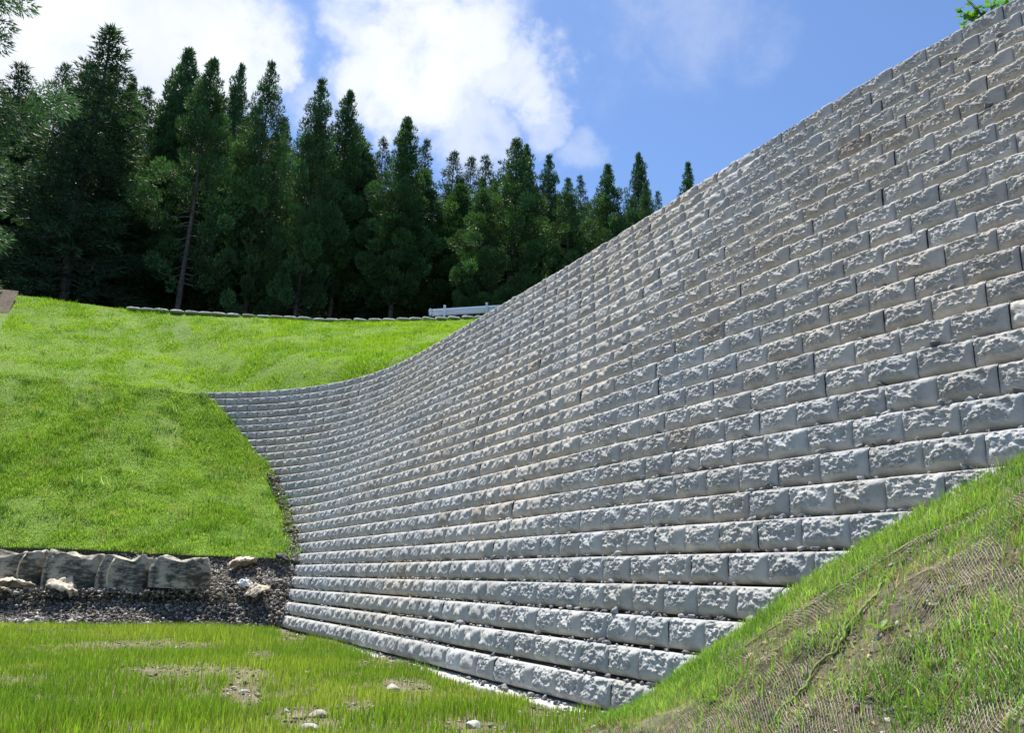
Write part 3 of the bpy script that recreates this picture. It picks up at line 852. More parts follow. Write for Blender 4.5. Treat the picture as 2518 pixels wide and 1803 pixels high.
cross_ = np.array([np.interp(y, pf[::-1, 1][np.argsort(pf[::-1, 1])], pf[::-1, 0][np.argsort(pf[::-1, 1])]) for y in P[:, 1]])
farE = np.interp(P[:, 0], rG0[:, 0], rG0[:, 1])
ok = (rg.random(len(P)) > bare * 0.74) & (P[:, 0] < cross_ - 0.02) & (P[:, 1] < farE + rg.uniform(-0.1, 0.5, len(P))) & (rg.random(len(P)) < 0.5 + smooth(tuft, 0.3, 0.6))
P, N, tuft, bare = P[ok], N[ok], tuft[ok], bare[ok]
hg = (0.07 + 0.07 * smooth(tuft, 0.35, 0.7)) * rg.uniform(0.5, 1.25, len(P)) * (1 - 0.45 * bare)
near_base = np.exp(-((P[:, 0] + 3.9) ** 2 + (P[:, 1] - 14.2) ** 2) / 2.5); hg *= 1 + 0.9 * near_base
C = grass_cols(P, rg, (0.18, 0.31, 0.035), (0.28, 0.395, 0.06), 0.8, 79, 0.26, 0.05)
q, _ = to_px(P)
grn = (np.exp(-((q[:, 0] - 950) ** 2 / 350 ** 2 + (q[:, 1] - 1560) ** 2 / 60 ** 2)) + np.exp(-((q[:, 0] - 60) ** 2 / 200 ** 2 + (q[:, 1] - 1720) ** 2 / 90 ** 2)))[:, None]
C = C * (1 - 0.5 * np.clip(grn, 0, 1)) + np.array([0.075, 0.20, 0.018]) * 0.5 * np.clip(grn, 0, 1)
nr = P[:, 1] < 8.5
V1, F1, C1 = blades(P[nr], N[nr], hg[nr], rg.uniform(0.004, 0.008, nr.sum()), C[nr], rg, 0.22, 2)
V2, F2, C2 = blades(P[~nr], N[~nr], hg[~nr], rg.uniform(0.006, 0.013, (~nr).sum()), C[~nr], rg, 0.25, 1)
V, F, Cc = np.vstack([V1, V2]), np.vstack([F1, F2 + len(V1)]), np.vstack([C1, C2])
o = link('meadow_grass', mesh_np('meadow_grass', V, F, False, Cc), M_GRASS)
tag(o, 'thin upright young grass on the flat ground at the foot of the wall', 'grass', kind='stuff')
# meadow stones: loose pebbles as one mass, larger rocks one by one
P, N = scatter('meadow', 26000, rg, lambda c: (in_view(c, 30) & (c[:, 1] > 5.0)) * 1.0)
bare = pxmask(P, BARE3); ok = rg.random(len(P)) < bare ** 1.3 * 0.9 + 0.02
P = P[ok]; R = np.clip(rg.lognormal(-4.35, 0.55, len(P)), 0.005, 0.045)
V, F, C = scatter_chunks(P + np.column_stack([0 * R, 0 * R, R * 0.2]), R, stone_cols(len(P), rg, (0.20, 0.175, 0.14), 0.45, 0.14), rg)
o = link('meadow_pebbles', mesh_np('meadow_pebbles', V, F, False, C), M_STONE)
tag(o, 'small pebbles in the bare soil patches of the young grass', 'gravel', kind='stuff')
def rock_mesh(seed, col):
    r = np.random.default_rng(seed)
    bm = bmesh.new(); bmesh.ops.create_icosphere(bm, subdivisions=3, radius=1.0)
    V = np.array([v.co[:] for v in bm.verts]); F = np.array([[v.index for v in f.verts] for f in bm.faces]); bm.free()
    for _ in range(14):
        d = r.normal(0, 1, 3); d /= np.linalg.norm(d); k = r.uniform(0.55, 0.85)
        s = V @ d; V = V - np.outer(np.maximum(s - k, 0) * 0.9, d)
    V *= 1 + (fbm(V[:, 0] * 2 + seed, V[:, 1] * 2 + V[:, 2], 3, seed) - 0.5)[:, None] * 0.3
    V *= np.array([1, r.uniform(0.65, 0.85), r.uniform(0.42, 0.6)])
    return mesh_np('rock', V, F, False, np.tile(np.array(col), (len(V), 1)))
ROCKS = [(965, 1702, 0.11, (0.40, 0.38, 0.34), 'broad flat pale rock in the grass below the footing'), (757, 1658, 0.055, (0.46, 0.38, 0.26), 'small tan pointed rock standing in the young grass'),
         (600, 1703, 0.05, (0.50, 0.49, 0.46), 'small whitish rock on top of a bare gravelly patch'), (780, 1765, 0.085, (0.36, 0.31, 0.26), 'brownish flat rock half sunk in bare soil'),
         (760, 1797, 0.085, (0.46, 0.44, 0.41), 'pale rock at the near edge of the bare soil patch'), (1165, 1792, 0.075, (0.48, 0.47, 0.44), 'whitish rounded rock alone in the grass by the mound'),
         (1275, 1757, 0.04, (0.36, 0.36, 0.33), 'small grey-green rock in the grass near the footing end'), (655, 1735, 0.05, (0.38, 0.38, 0.36), 'grey rock beside a bare gravelly patch'),
         (705, 1753, 0.04, (0.42, 0.40, 0.37), 'small pale grey rock among grass tufts'), (560, 1745, 0.045, (0.40, 0.39, 0.38), 'grey rock in the bare gravelly patch')]
for i, (x, y, r_, c_, lab) in enumerate(ROCKS):
    p = hit('meadow', x, y)
    if p is None: continue
    me = rock_mesh(40 + i, c_); me.materials.append(M_STONE)
    o = link('rock', me); o.location = (p[0], p[1], p[2] + r_ * 0.12); o.scale = (r_,) * 3; o.rotation_euler = (0, 0, random.uniform(0, 6))
    tag(o, lab, 'rock')

# ------------------------------------------------------------------ erosion net, its seam cord and the grass on the mound
def mound_at(gw, gv):
    """bilinear lookup on the mound grid"""
    nw, nv = MOUND_G.shape[:2]
    a = np.clip(gw * (nw - 1), 0, nw - 1.001); b = np.clip(gv * (nv - 1), 0, nv - 1.001)
    i = a.astype(int); j = b.astype(int); fa = (a - i)[:, None]; fb = (b - j)[:, None]
    g = MOUND_G
    return (g[i, j] * (1 - fa) + g[i + 1, j] * fa) * (1 - fb) + (g[i, j + 1] * (1 - fa) + g[i + 1, j + 1] * fa) * fb
M_NET = simple('net_fibre', (0.22, 0.205, 0.145), (0.46, 0.43, 0.33), 15, bump=0.2)
def net_lines(sx):
    segs = []
    for c0 in np.arange(-1.4, 2.4, 0.0044):
        w_ = np.linspace(0.30, 0.99, 70)
        v_ = c0 + sx * (w_ - 0.30) * 0.62
        wob = (fbm(w_ * 9 + c0 * 11, v_ * 9, 3, 5) - 0.5) * 0.012 + (vnoise(w_ * 60 + c0 * 997, v_ * 0, 6) - 0.5) * 0.0022
        v_ = v_ + wob
        m = (v_ > 0.02) & (v_ < 0.80) & (w_ > 0.30 + 0.02 * np.sin(v_ * 40))
        if m.sum() < 4: continue
        P = mound_at(w_[m], v_[m]); ok = in_view(P, 60)
        P = P[ok]
        if len(P) < 4: continue
        lift = 0.006 + 0.010 * fbm(P[:, 0] * 6, P[:, 1] * 6, 2, 9)
        P = P + np.column_stack([0 * lift, -lift * 0.4, lift])
        vis = fbm(P[:, 0] * 3.2 + c0, P[:, 1] * 3.2 + P[:, 2] * 3, 3, 61) > 0.43
        k = 0
        while k < len(P):
            if not vis[k]: k += 1; continue
            e = k
            while e < len(P) and vis[e]: e += 1
            if e - k >= 3: segs.append(P[k:e])
            k = e
    return segs
def strips(lines, r_):
    """three-sided threads along many polylines, joined"""
    Vs, Fs, off = [], [], 0
    for P in lines:
        n_ = len(P); t = np.gradient(P, axis=0); t /= np.linalg.norm(t, axis=1)[:, None] + 1e-9
        a = np.cross(t, np.array([0.0, -0.6, 0.8])); a /= np.linalg.norm(a, axis=1)[:, None] + 1e-9
        b = np.cross(a, t)
        V = np.stack([P + a * r_, P - a * r_, P + b * r_ * 1.6], 1).reshape(-1, 3)
        i = np.arange(n_ - 1) * 3
        Fs.append(np.vstack([np.column_stack([i + k, i + (k + 1) % 3, i + 3 + (k + 1) % 3, i + 3 + k]) for k in range(3)]) + off)
        Vs.append(V); off += len(V)
    return np.vstack(Vs), np.vstack(Fs)
net = empty('erosion_net', tuple(mound_at(np.array([0.5]), np.array([0.3]))[0]))
tag(net, 'straw-coloured diamond mesh erosion net pinned over the soil mound beside the wall', 'net')
NO = np.array(net.location)
lines = net_lines(0.62) + net_lines(-0.70)
V, F = strips(lines, 0.0016)
o = link('mesh_threads', mesh_np('mesh_threads', V - NO, F), M_NET, net); tag(o, kind='stuff')
M_CORD = simple('net_cord', (0.15, 0.20, 0.07), (0.30, 0.36, 0.14), 30, bump=0.4)
def cord(name, pxs, r_, parent):
    pts = []
    for x, y in pxs:
        p = hit('mound', x, y)
        if p is not None: pts.append(p + np.array([0, -0.008, 0.014]))
    pts = resample(np.array(pts), 90)
    pts += np.column_stack([(fbm(np.arange(90) * 0.35, np.zeros(90), 3, 7 + k) - 0.5) * 0.02 for k in range(3)])
    V, F = tube_np(pts, np.full(90, r_), 6)
    return link(name, mesh_np(name, V - NO, F, True), M_CORD, parent)
cord('seam_cord', [(2192, 1420), (2160, 1455), (2120, 1510), (2088, 1545), (2056, 1608), (2012, 1637), (1982, 1692), (1940, 1735), (1917, 1752), (1893, 1800)], 0.0065, net)
cord('edge_cord', [(2430, 1246), (2330, 1290), (2200, 1368), (2080, 1440), (1990, 1498), (1870, 1570), (1760, 1640), (1690, 1680), (1630, 1706), (1548, 1748)], 0.004, net)

rm = np.random.default_rng(33)
# lush grass along the top of the mound
def mound_scatter(n, rng, lo_w, hi_w, power=1.0):
    gw = lo_w + (hi_w - lo_w) * rng.random(n) ** power; gv = rng.random(n) * 0.82
    P = mound_at(gw, gv); ok = in_view(P, 90)
    return P[ok], gw[ok], gv[ok]
P, gw, gv = mound_scatter(36000, rm, 0.0, 0.31)
okk = rm.random(len(P)) < 0.35 + 0.75 * smooth(fbm(P[:, 0] * 5, P[:, 1] * 5, 3, 13), 0.36, 0.6)
P = P[okk]
hg = 0.018 + 0.085 * rm.random(len(P)) ** 2.6 * (0.75 + 0.5 * fbm(P[:, 0] * 4, P[:, 1] * 4, 2, 3))
C = grass_cols(P, rm, (0.15, 0.29, 0.05), (0.25, 0.40, 0.09), 2.5, 81, 0.22, 0.04)
N = np.tile(np.array([-0.15, -0.35, 0.9]), (len(P), 1))
V1, F1, C1 = blades(P, N, hg, rm.uniform(0.003, 0.006, len(P)), C, rm, 0.75, 2)
# tufts coming through the net
P, gw, gv = mound_scatter(150000, rm, 0.33, 0.97)
q, _ = to_px(P)
f_ = fbm(P[:, 0] * 2.6, P[:, 1] * 2.6 + P[:, 2] * 2, 4, 27)
dens = smooth(f_, 0.43, 0.63) * 0.24 + 0.055
for x, y, rx, ry, k in [(2380, 1510, 130, 70, 0.3), (2250, 1720, 110, 50, 0.2), (2480, 1700, 80, 80, 0.3), (2050, 1610, 90, 40, 0.3), (1800, 1700, 110, 70, 0.25), (2480, 1330, 60, 70, 0.45), (1950, 1700, 80, 60, 0.2), (1700, 1760, 90, 30, 0.2)]:
    dens += 0.62 * k * np.exp(-((q[:, 0] - x) / rx) ** 2 - ((q[:, 1] - y) / ry) ** 2) * smooth(f_, 0.36, 0.60)
for x, y, rx, ry, k in [(2450, 1420, 60, 40, 0.9), (2250, 1400, 110, 80, 0.8), (2120, 1600, 90, 40, 0.4), (2000, 1520, 50, 90, 0.7), (1880, 1640, 60, 60, 0.5), (1650, 1780, 110, 50, 0.6)]:
    dens *= 1 - k * np.exp(-((q[:, 0] - x) / rx) ** 2 - ((q[:, 1] - y) / ry) ** 2)
ok = rm.random(len(P)) < dens
P = P[ok]; gw = gw[ok]
hg = 0.02 + 0.09 * rm.random(len(P)) ** 1.7
C = grass_cols(P, rm, (0.13, 0.28, 0.05), (0.26, 0.44, 0.10), 3.0, 82, 0.25, 0.10, (0.28, 0.25, 0.13))
N = np.tile(np.array([-0.1, -0.5, 0.8]), (len(P), 1))
V2, F2, C2 = blades(P, N, hg, rm.uniform(0.0025, 0.006, len(P)), C, rm, 0.65, 2)
# dead fibres and straw lying on the soil
P, gw, gv = mound_scatter(16000, rm, 0.32, 0.98)
C = np.tile(np.array([0.27, 0.23, 0.15]), (len(P), 1)) * np.exp(rm.normal(0, 0.4, (len(P), 1)))
N = np.tile(np.array([0.0, -0.6, 0.35]), (len(P), 1)); N[:, 0] += rm.normal(0, 1.0, len(P))
V3, F3, C3 = blades(P + np.array([0, -0.003, 0.006]), N, rm.uniform(0.02, 0.07, len(P)), np.full(len(P), 0.003), C, rm, 1.3, 1)
V = np.vstack([V1, V2]); F = np.vstack([F1, F2 + len(V1)]); Cc = np.vstack([C1, C2])
o = link('mound_grass', mesh_np('mound_grass', V, F, False, Cc), M_GRASS)
tag(o, 'fresh green grass growing along the top of the mound and through the net', 'grass', kind='stuff')
o = link('straw_litter', mesh_np('straw_litter', V3, F3, False, C3), M_GRASS)
tag(o, 'dry straw and root fibres scattered on the netted soil mound', 'straw', kind='stuff')
P, gw, gv = mound_scatter(5000, rm, 0.33, 0.98)
R = np.clip(rm.lognormal(-4.7, 0.55, len(P)), 0.003, 0.03)
V, F, C = scatter_chunks(P, R, stone_cols(len(P), rm, (0.22, 0.18, 0.13), 0.4, 0.08), rm)
o = link('soil_clods', mesh_np('soil_clods', V, F, False, C), M_STONE)
tag(o, 'brown soil clods under the erosion net', 'soil', kind='stuff')
for x, y, r_, lab in ((2300, 1450, 0.03, 'dark small rock caught under the erosion net'),):
    p = hit('mound', x, y)
    if p is not None:
        me = rock_mesh(int(x), (0.42, 0.34, 0.25) if r_ > 0.05 else (0.12, 0.12, 0.12)); me.materials.append(M_STONE)
        o = link('rock', me); o.location = (p[0], p[1] + r_ * 0.12, p[2] - r_ * 0.10); o.scale = (r_, r_, r_ * 0.30); o.rotation_euler = (0.7, 0, 0.4); tag(o, lab, 'rock')
# a few broad-leaved weeds on the mound
def weed_mesh(seed, n=9):
    r = np.random.default_rng(seed); Vs, Fs, off = [], [], 0
    for k in range(n):
        az = k * 2.4 + r.uniform(-0.3, 0.3); L_ = r.uniform(0.7, 1.1); el = r.uniform(0.2, 0.9)
        d = np.array([math.cos(az) * math.cos(el), math.sin(az) * math.cos(el), math.sin(el)]); s_ = np.array([-math.sin(az), math.cos(az), 0.0])
        prof = [(0.15, 0.02), (0.45, 0.14), (0.7, 0.18), (0.9, 0.10), (1.05, 0.01)]
        V = []
        for a_, w_ in prof:
            c_ = d * a_ * L_ + np.array([0, 0, -0.35 * a_ * a_ * L_ * 0.6])
            V += [c_ - s_ * w_ * L_, c_ + np.array([0, 0, -0.03]), c_ + s_ * w_ * L_]
        Vs.append(np.array(V)); Fs.append(grid_faces(5, 3) + off); off += 15
    return np.vstack(Vs), np.vstack(Fs)
for i, (x, y, sz) in enumerate([(2165, 1555, 0.07), (1755, 1730, 0.07), (2400, 1230, 0.05), (2300, 1640, 0.06), (2430, 1560, 0.07), (1700, 1640, 0.05)]):
    p = hit('mound', x, y)
    if p is None: continue
    V, F = weed_mesh(60 + i)
    me = mesh_np('weed', V, F, True, np.tile(np.array([0.16, 0.34, 0.03]), (len(V), 1))); me.materials.append(M_GRASS)
    o = link('weed', me); o.location = tuple(p + np.array([0, -0.01, 0.01])); o.scale = (sz,) * 3
    tag(o, ['bright green leafy weed growing through the net beside the seam cord', 'yellow-green leafy weed low on the netted mound', 'small leafy weed in the lush grass on top of the mound', 'leafy weed between grass tufts on the netted mound', 'large leafy weed among tall grass on the netted mound', 'small leafy weed at the edge cord of the net'][i], 'weed')

# ------------------------------------------------------------------ bags
def fabric(name, ca, cb, stain, amt):
    m, n = mat_base(name)
    tcn = n.n('ShaderNodeTexCoord').outputs['Object']
    mp = n.n('ShaderNodeMapping', {'Vector': tcn, 'Scale': (1.3, 1.3, 5.0)}).outputs[0]
    st = n.noise(mp, 3.0, 6, 0.7)
    bl = n.noise(tcn, 2.3, 5, 0.6)
    c = n.mix(n.noise(tcn, 14, 4, 0.6), ca, cb)
    k = n.math('MULTIPLY', n.sstep(n.math('ADD', n.math('MULTIPLY', st, 0.6), n.math('MULTIPLY', bl, 0.55)), 0.48, 0.66), amt)
    c = n.mix(k, c, stain)
    finish(n, c, 0.8, n.noise(mp, 8, 5, 0.6), 0.5, 0.02, 0.25)
    return m
M_BAG = fabric('woven_bag', (0.34, 0.32, 0.25), (0.50, 0.465, 0.37), (0.035, 0.038, 0.033), 0.93)
M_SHEET = fabric('torn_sheet', (0.52, 0.44, 0.31), (0.66, 0.60, 0.48), (0.20, 0.15, 0.09), 0.3)
M_WHITE = fabric('white_sheet', (0.66, 0.66, 0.66), (0.78, 0.78, 0.77), (0.25, 0.25, 0.24), 0.25)
M_BLACKSHEET = fabric('black_sheet', (0.03, 0.035, 0.04), (0.07, 0.075, 0.08), (0.3, 0.3, 0.3), 0.15)
def big_bag(x0, x1, ytop, ybot, D, seed, label):
    a = at(x0, ybot, D); b = at(x1, ybot, D - 0.2); top = at((x0 + x1) / 2, ytop, D)
    wdt = np.linalg.norm(b - a); hgt = top[2] - (a[2] + b[2]) / 2
    ctr = (a + b) / 2; ang = math.atan2(b[1] - a[1], b[0] - a[0])
    n_, k_ = 56, 30
    u = np.linspace(0, 2 * np.pi, n_, endpoint=False); v = np.linspace(0, 1, k_)
    U, Vv = np.meshgrid(u, v, indexing='ij')
    sup = lambda c, e: np.sign(c) * np.abs(c) ** e
    sx = sup(np.cos(U), 0.68) * wdt / 2 * (0.99 - 0.10 * Vv ** 3); sy = sup(np.sin(U), 0.7) * 0.42 * (1.0 - 0.12 * Vv)
    fold = (fbm(U * 2.2 + seed, Vv * 1.2, 3, seed) - 0.5) * 0.20 + (fbm(U * 7 + seed, Vv * 3, 3, seed + 4) - 0.5) * 0.08
    bul = 1 + 0.06 * np.sin(Vv * math.pi) + fold
    sagz = (fbm(U * 1.4 + seed * 3, Vv * 0, 3, seed + 9) - 0.5) * 0.55 * Vv
    Z = Vv * hgt * 1.0 + sagz * hgt + 0.0
    V = np.stack([sx * bul, sy * bul, Z - 0.12 * (1 - Vv)], -1)
    Vt = V.reshape(-1, 3)
    F = []
    for i in range(n_):
        i2 = (i + 1) % n_
        for j in range(k_ - 1): F.append((i * k_ + j, i2 * k_ + j, i2 * k_ + j + 1, i * k_ + j + 1))
    # slumped top
    c0 = len(Vt); rim = V[:, -1]
    mid = rim * np.array([0.62, 0.62, 1.0]) + np.array([0, 0, -0.05 * hgt]) + np.column_stack([np.zeros(n_), np.zeros(n_), (fbm(u * 2, u * 0, 2, seed + 3) - 0.5) * 0.08])
    cen = np.array([[0, 0, rim[:, 2].mean() - 0.03]])
    Vt = np.vstack([Vt, mid, cen])
    ft = []
    for i in range(n_):
        i2 = (i + 1) % n_
        F.append((i * k_ + k_ - 1, i2 * k_ + k_ - 1, c0 + i2, c0 + i)); ft.append((c0 + i, c0 + i2, c0 + n_))
    o = empty('ballast_bag', tuple(ctr)); o.rotation_euler = (0, 0, ang)
    link('sack', mesh_np('sack', Vt, [np.array(F), np.array(ft)], True), M_BAG, o)
    if seed not in (1, 4): tag(o, label, 'bag', 'bulk bags along the foot of the grass bank'); return
    # hanging strap on the front
    sxp = (0.1 + 0.25 * math.sin(seed)) * wdt
    pts = [(sxp, -0.40, hgt * 0.98), (sxp + 0.02, -0.475, hgt * 0.85), (sxp - 0.03, -0.49, hgt * 0.6), (sxp - 0.05, -0.48, hgt * 0.3), (sxp - 0.02, -0.47, hgt * 0.05)]
    P_ = resample(pts, 18); w_ = 0.016
    V = np.vstack([P_ - np.array([w_, 0, 0]), P_ + np.array([w_, 0, 0]), P_ + np.array([w_, 0.012, 0]), P_ + np.array([-w_, 0.012, 0])])
    i = np.arange(17)
    F = np.vstack([np.column_stack([i + a_ * 18, i + 1 + a_ * 18, i + 1 + b_ * 18, i + b_ * 18]) for a_, b_ in ((0, 1), (1, 2), (2, 3), (3, 0))])
    link('strap', mesh_np('strap', V, F), M_SHEET, o)
    tag(o, label, 'bag', 'bulk bags along the foot of the grass bank')
big_bag(-150, -8, 1358, 1436, 17.9, 3, 'stained bulk bag outermost in the bag row')
big_bag(-6, 108, 1362, 1430, 17.6, 1, 'stained grey-white bulk bag with dark mould, behind a crumpled beige sheet')
big_bag(114, 243, 1364, 1446, 17.4, 2, 'stained bulk bag with frayed rim, just behind the beige cloth heap')
big_bag(249, 378, 1374, 1444, 17.2, 4, 'dark-streaked tan bulk bag between two other bags, gravel piled against it')
big_bag(380, 500, 1376, 1432, 17.0, 5, 'bulk bag at the end of the bag row, sloping into the gravel')
def sheet(x, y, D, sx, sy, hgt, seed, mat, name, label, cat):
    n_ = 34
    a = np.linspace(-1, 1, n_); A_, B_ = np.meshgrid(a, a, indexing='ij')
    rr = np.sqrt(A_ ** 2 + B_ ** 2); ang = np.arctan2(B_, A_)
    lim = 0.75 + 0.35 * fbm(np.cos(ang) * 1.5 + seed, np.sin(ang) * 1.5, 3, seed)
    k = np.minimum(1, lim / np.maximum(rr, 1e-6)); A2, B2 = A_ * np.minimum(k, 1), B_ * np.minimum(k, 1)
    cr = fbm(A_ * 2.2 + seed, B_ * 2.2, 4, seed); fold = 1 - 2 * abs(fbm(A_ * 3 + seed, B_ * 1.6 - seed, 3, seed + 5) - 0.5)
    Z = hgt * (np.clip(1 - rr * 0.8, 0, 1) * (0.5 + cr) + 0.45 * fold ** 2 - 0.15)
    V = np.stack([A2 * sx, B2 * sy, Z], -1).reshape(-1, 3)
    o = link(name, mesh_np(name, V, grid_faces(n_, n_), False), mat)
    md = o.modifiers.new('thick', 'SOLIDIFY'); md.thickness = 0.008
    p = hit('gravel_bank', x, y); p = at(x, y, D) if p is None else p
    o.location = (p[0], p[1] - 0.10, p[2] + 0.10); o.rotation_euler = (0.35, 0, seed * 1.3)
    tag(o, label, cat)
sheet(160, 1468, 16.6, 0.42, 0.36, 0.22, 11, M_SHEET, 'cloth_heap', 'crumpled beige cloth heap lying on the dark gravel below the bags', 'cloth')
sheet(30, 1458, 16.9, 0.55, 0.30, 0.16, 12, M_SHEET, 'cloth_strip', 'flattened beige cloth strip half buried in the gravel', 'cloth')
sheet(600, 1405, 16.6, 0.34, 0.30, 0.20, 13, M_SHEET, 'sack', 'wrinkled tan sack slumped on the gravel near the wall end', 'sack')
sheet(635, 1475, 15.9, 0.22, 0.30, 0.18, 14, M_SHEET, 'cloth_rag', 'folded tan rag beside a white bundle on the gravel', 'cloth')
sheet(602, 1455, 16.0, 0.17, 0.15, 0.15, 15, M_WHITE, 'white_bundle', 'small bright white crumpled bundle on the gravel', 'cloth')
sheet(694, 1388, 16.4, 0.24, 0.18, 0.12, 16, M_BLACKSHEET, 'black_sheet', 'black crumpled plastic scrap against the ends of the courses', 'plastic')
sheet(8, 1475, 16.6, 0.25, 0.3, 0.12, 17, M_SHEET, 'cloth_scrap', 'small beige cloth scrap below the flattened cloth strip', 'cloth')

# sandbags along the terrace edge
def sandbag_mesh(seed):
    n_, k_ = 20, 12
    u = np.linspace(-1, 1, n_); v = np.linspace(0, 2 * np.pi, k_, endpoint=False)
    U, Vv = np.meshgrid(u, v, indexing='ij')
    rr = (1 - np.abs(U) ** 3.2) ** 0.5 * (1 + (fbm(U * 3 + seed, Vv, 2, seed) - 0.5) * 0.25)
    V = np.stack([U * 0.31, np.cos(Vv) * 0.17 * rr, np.sin(Vv) * 0.065 * rr + 0.05], -1).reshape(-1, 3)
    F = [(i * k_ + j, (i + 1) * k_ + j, (i + 1) * k_ + (j + 1) % k_, i * k_ + (j + 1) % k_) for i in range(n_ - 1) for j in range(k_)]
    me = mesh_np('sandbag', V, np.array(F), True); me.materials.append(M_WHITE if seed % 4 else M_SHEET); return me
SB = [sandbag_mesh(s_) for s_ in range(1, 7)]
tl = resample(topline[2:8], 400); seglen = np.concatenate([[0], np.cumsum(np.linalg.norm(np.diff(tl, axis=0), axis=1))])
s_ = np.interp(330, to_px(tl)[0][:, 0], seglen)
while s_ < seglen[-1]:
    p = np.array([np.interp(s_, seglen, tl[:, k]) for k in range(3)])
    p2 = np.array([np.interp(s_ + 0.2, seglen, tl[:, k]) for k in range(3)])
    o = bpy.data.objects.new('sandbag', SB[random.randrange(6)]); COL.objects.link(o)
    z_, _ = drop('upper_lawn', p[0], p[1], p[2])
    o.location = (p[0], p[1] - 0.05 + random.uniform(-0.04, 0.04), max(z_, p[2] - 0.12) + 0.0)
    o.rotation_euler = (random.uniform(-0.1, 0.1), random.uniform(-0.06, 0.06), math.atan2(p2[1] - p[1], p2[0] - p[0]) + random.uniform(-0.12, 0.12))
    tag(o, 'small white sandbag in the long row along the top edge of the lawn', 'sandbag', 'sandbags along the terrace edge')
    s_ += random.uniform(0.56, 0.66)

# guard rail on the terrace
M_RAIL = simple('rail_paint', (0.60, 0.65, 0.76), (0.70, 0.73, 0.80), 3, rough=0.45, bump=0.05, spec=0.5)
ra, rb_ = at(1062, 778, 35.9), at(1330, 760, 37.2)
rail_len = np.linalg.norm(rb_ - ra); rang = math.atan2(rb_[1] - ra[1], rb_[0] - ra[0]); rsl = (rb_[2] - ra[2]) / rail_len
rail = empty('guard_rail', tuple(ra + np.array([0, 0, -0.18]))); rail.rotation_euler = (0, 0, rang)
tag(rail, 'white corrugated guard rail with rounded end behind the sandbags', 'guard rail')
prof = [(0.0, 0.18), (-0.012, 0.20), (-0.055, 0.245), (-0.055, 0.275), (-0.012, 0.325), (0.0, 0.35), (-0.012, 0.375), (-0.055, 0.425), (-0.055, 0.455), (-0.012, 0.50), (0.0, 0.53)]
xs = np.linspace(0, rail_len, 30)
V = np.array([(x, y - 0.02, z + rsl * x) for x in xs for y, z in prof] + [(x, y + 0.0, z + rsl * x) for x in xs for y, z in prof])
k_ = len(prof); g1 = grid_faces(30, k_); g2 = grid_faces(30, k_, 30 * k_)[:, ::-1]
link('beam', mesh_np('beam', V, np.vstack([g1, g2]), False), M_RAIL, rail)
V, F = tube_np(np.array([(-0.07, -0.03, 0.19), (-0.09, -0.03, 0.25), (-0.09, -0.03, 0.46), (-0.07, -0.03, 0.52)]), [0.05, 0.075, 0.075, 0.05], 10)
link('end_cap', mesh_np('end_cap', V, F, True), M_RAIL, rail)
for x in (0.55, 2.55, 4.55):
    V, F = tube_np(np.array([(x, -0.14, -0.25), (x, -0.14, 0.1), (x, -0.14, 0.60 + rsl * x)]), [0.057] * 3, 14)
    po = link('post', mesh_np('post', V, F, True), M_RAIL, rail)
    V, F = tube_np(np.array([(x, -0.14, 0.60 + rsl * x), (x, -0.14, 0.63 + rsl * x), (x, -0.14, 0.65 + rsl * x)]), [0.064, 0.06, 0.005], 14)
    link('post_cap', mesh_np('post_cap', V, F, True), M_RAIL, po)
    for z in (0.29, 0.43):
        V, F = tube_np(np.array([(x + 0.12, -0.09, z + rsl * x), (x + 0.12, -0.07, z + rsl * x), (x + 0.12, 0.0, z + rsl * x)]), [0.004, 0.02, 0.02], 8)
        link('bolt', mesh_np('bolt', V, F, True), M_BARK, rail)

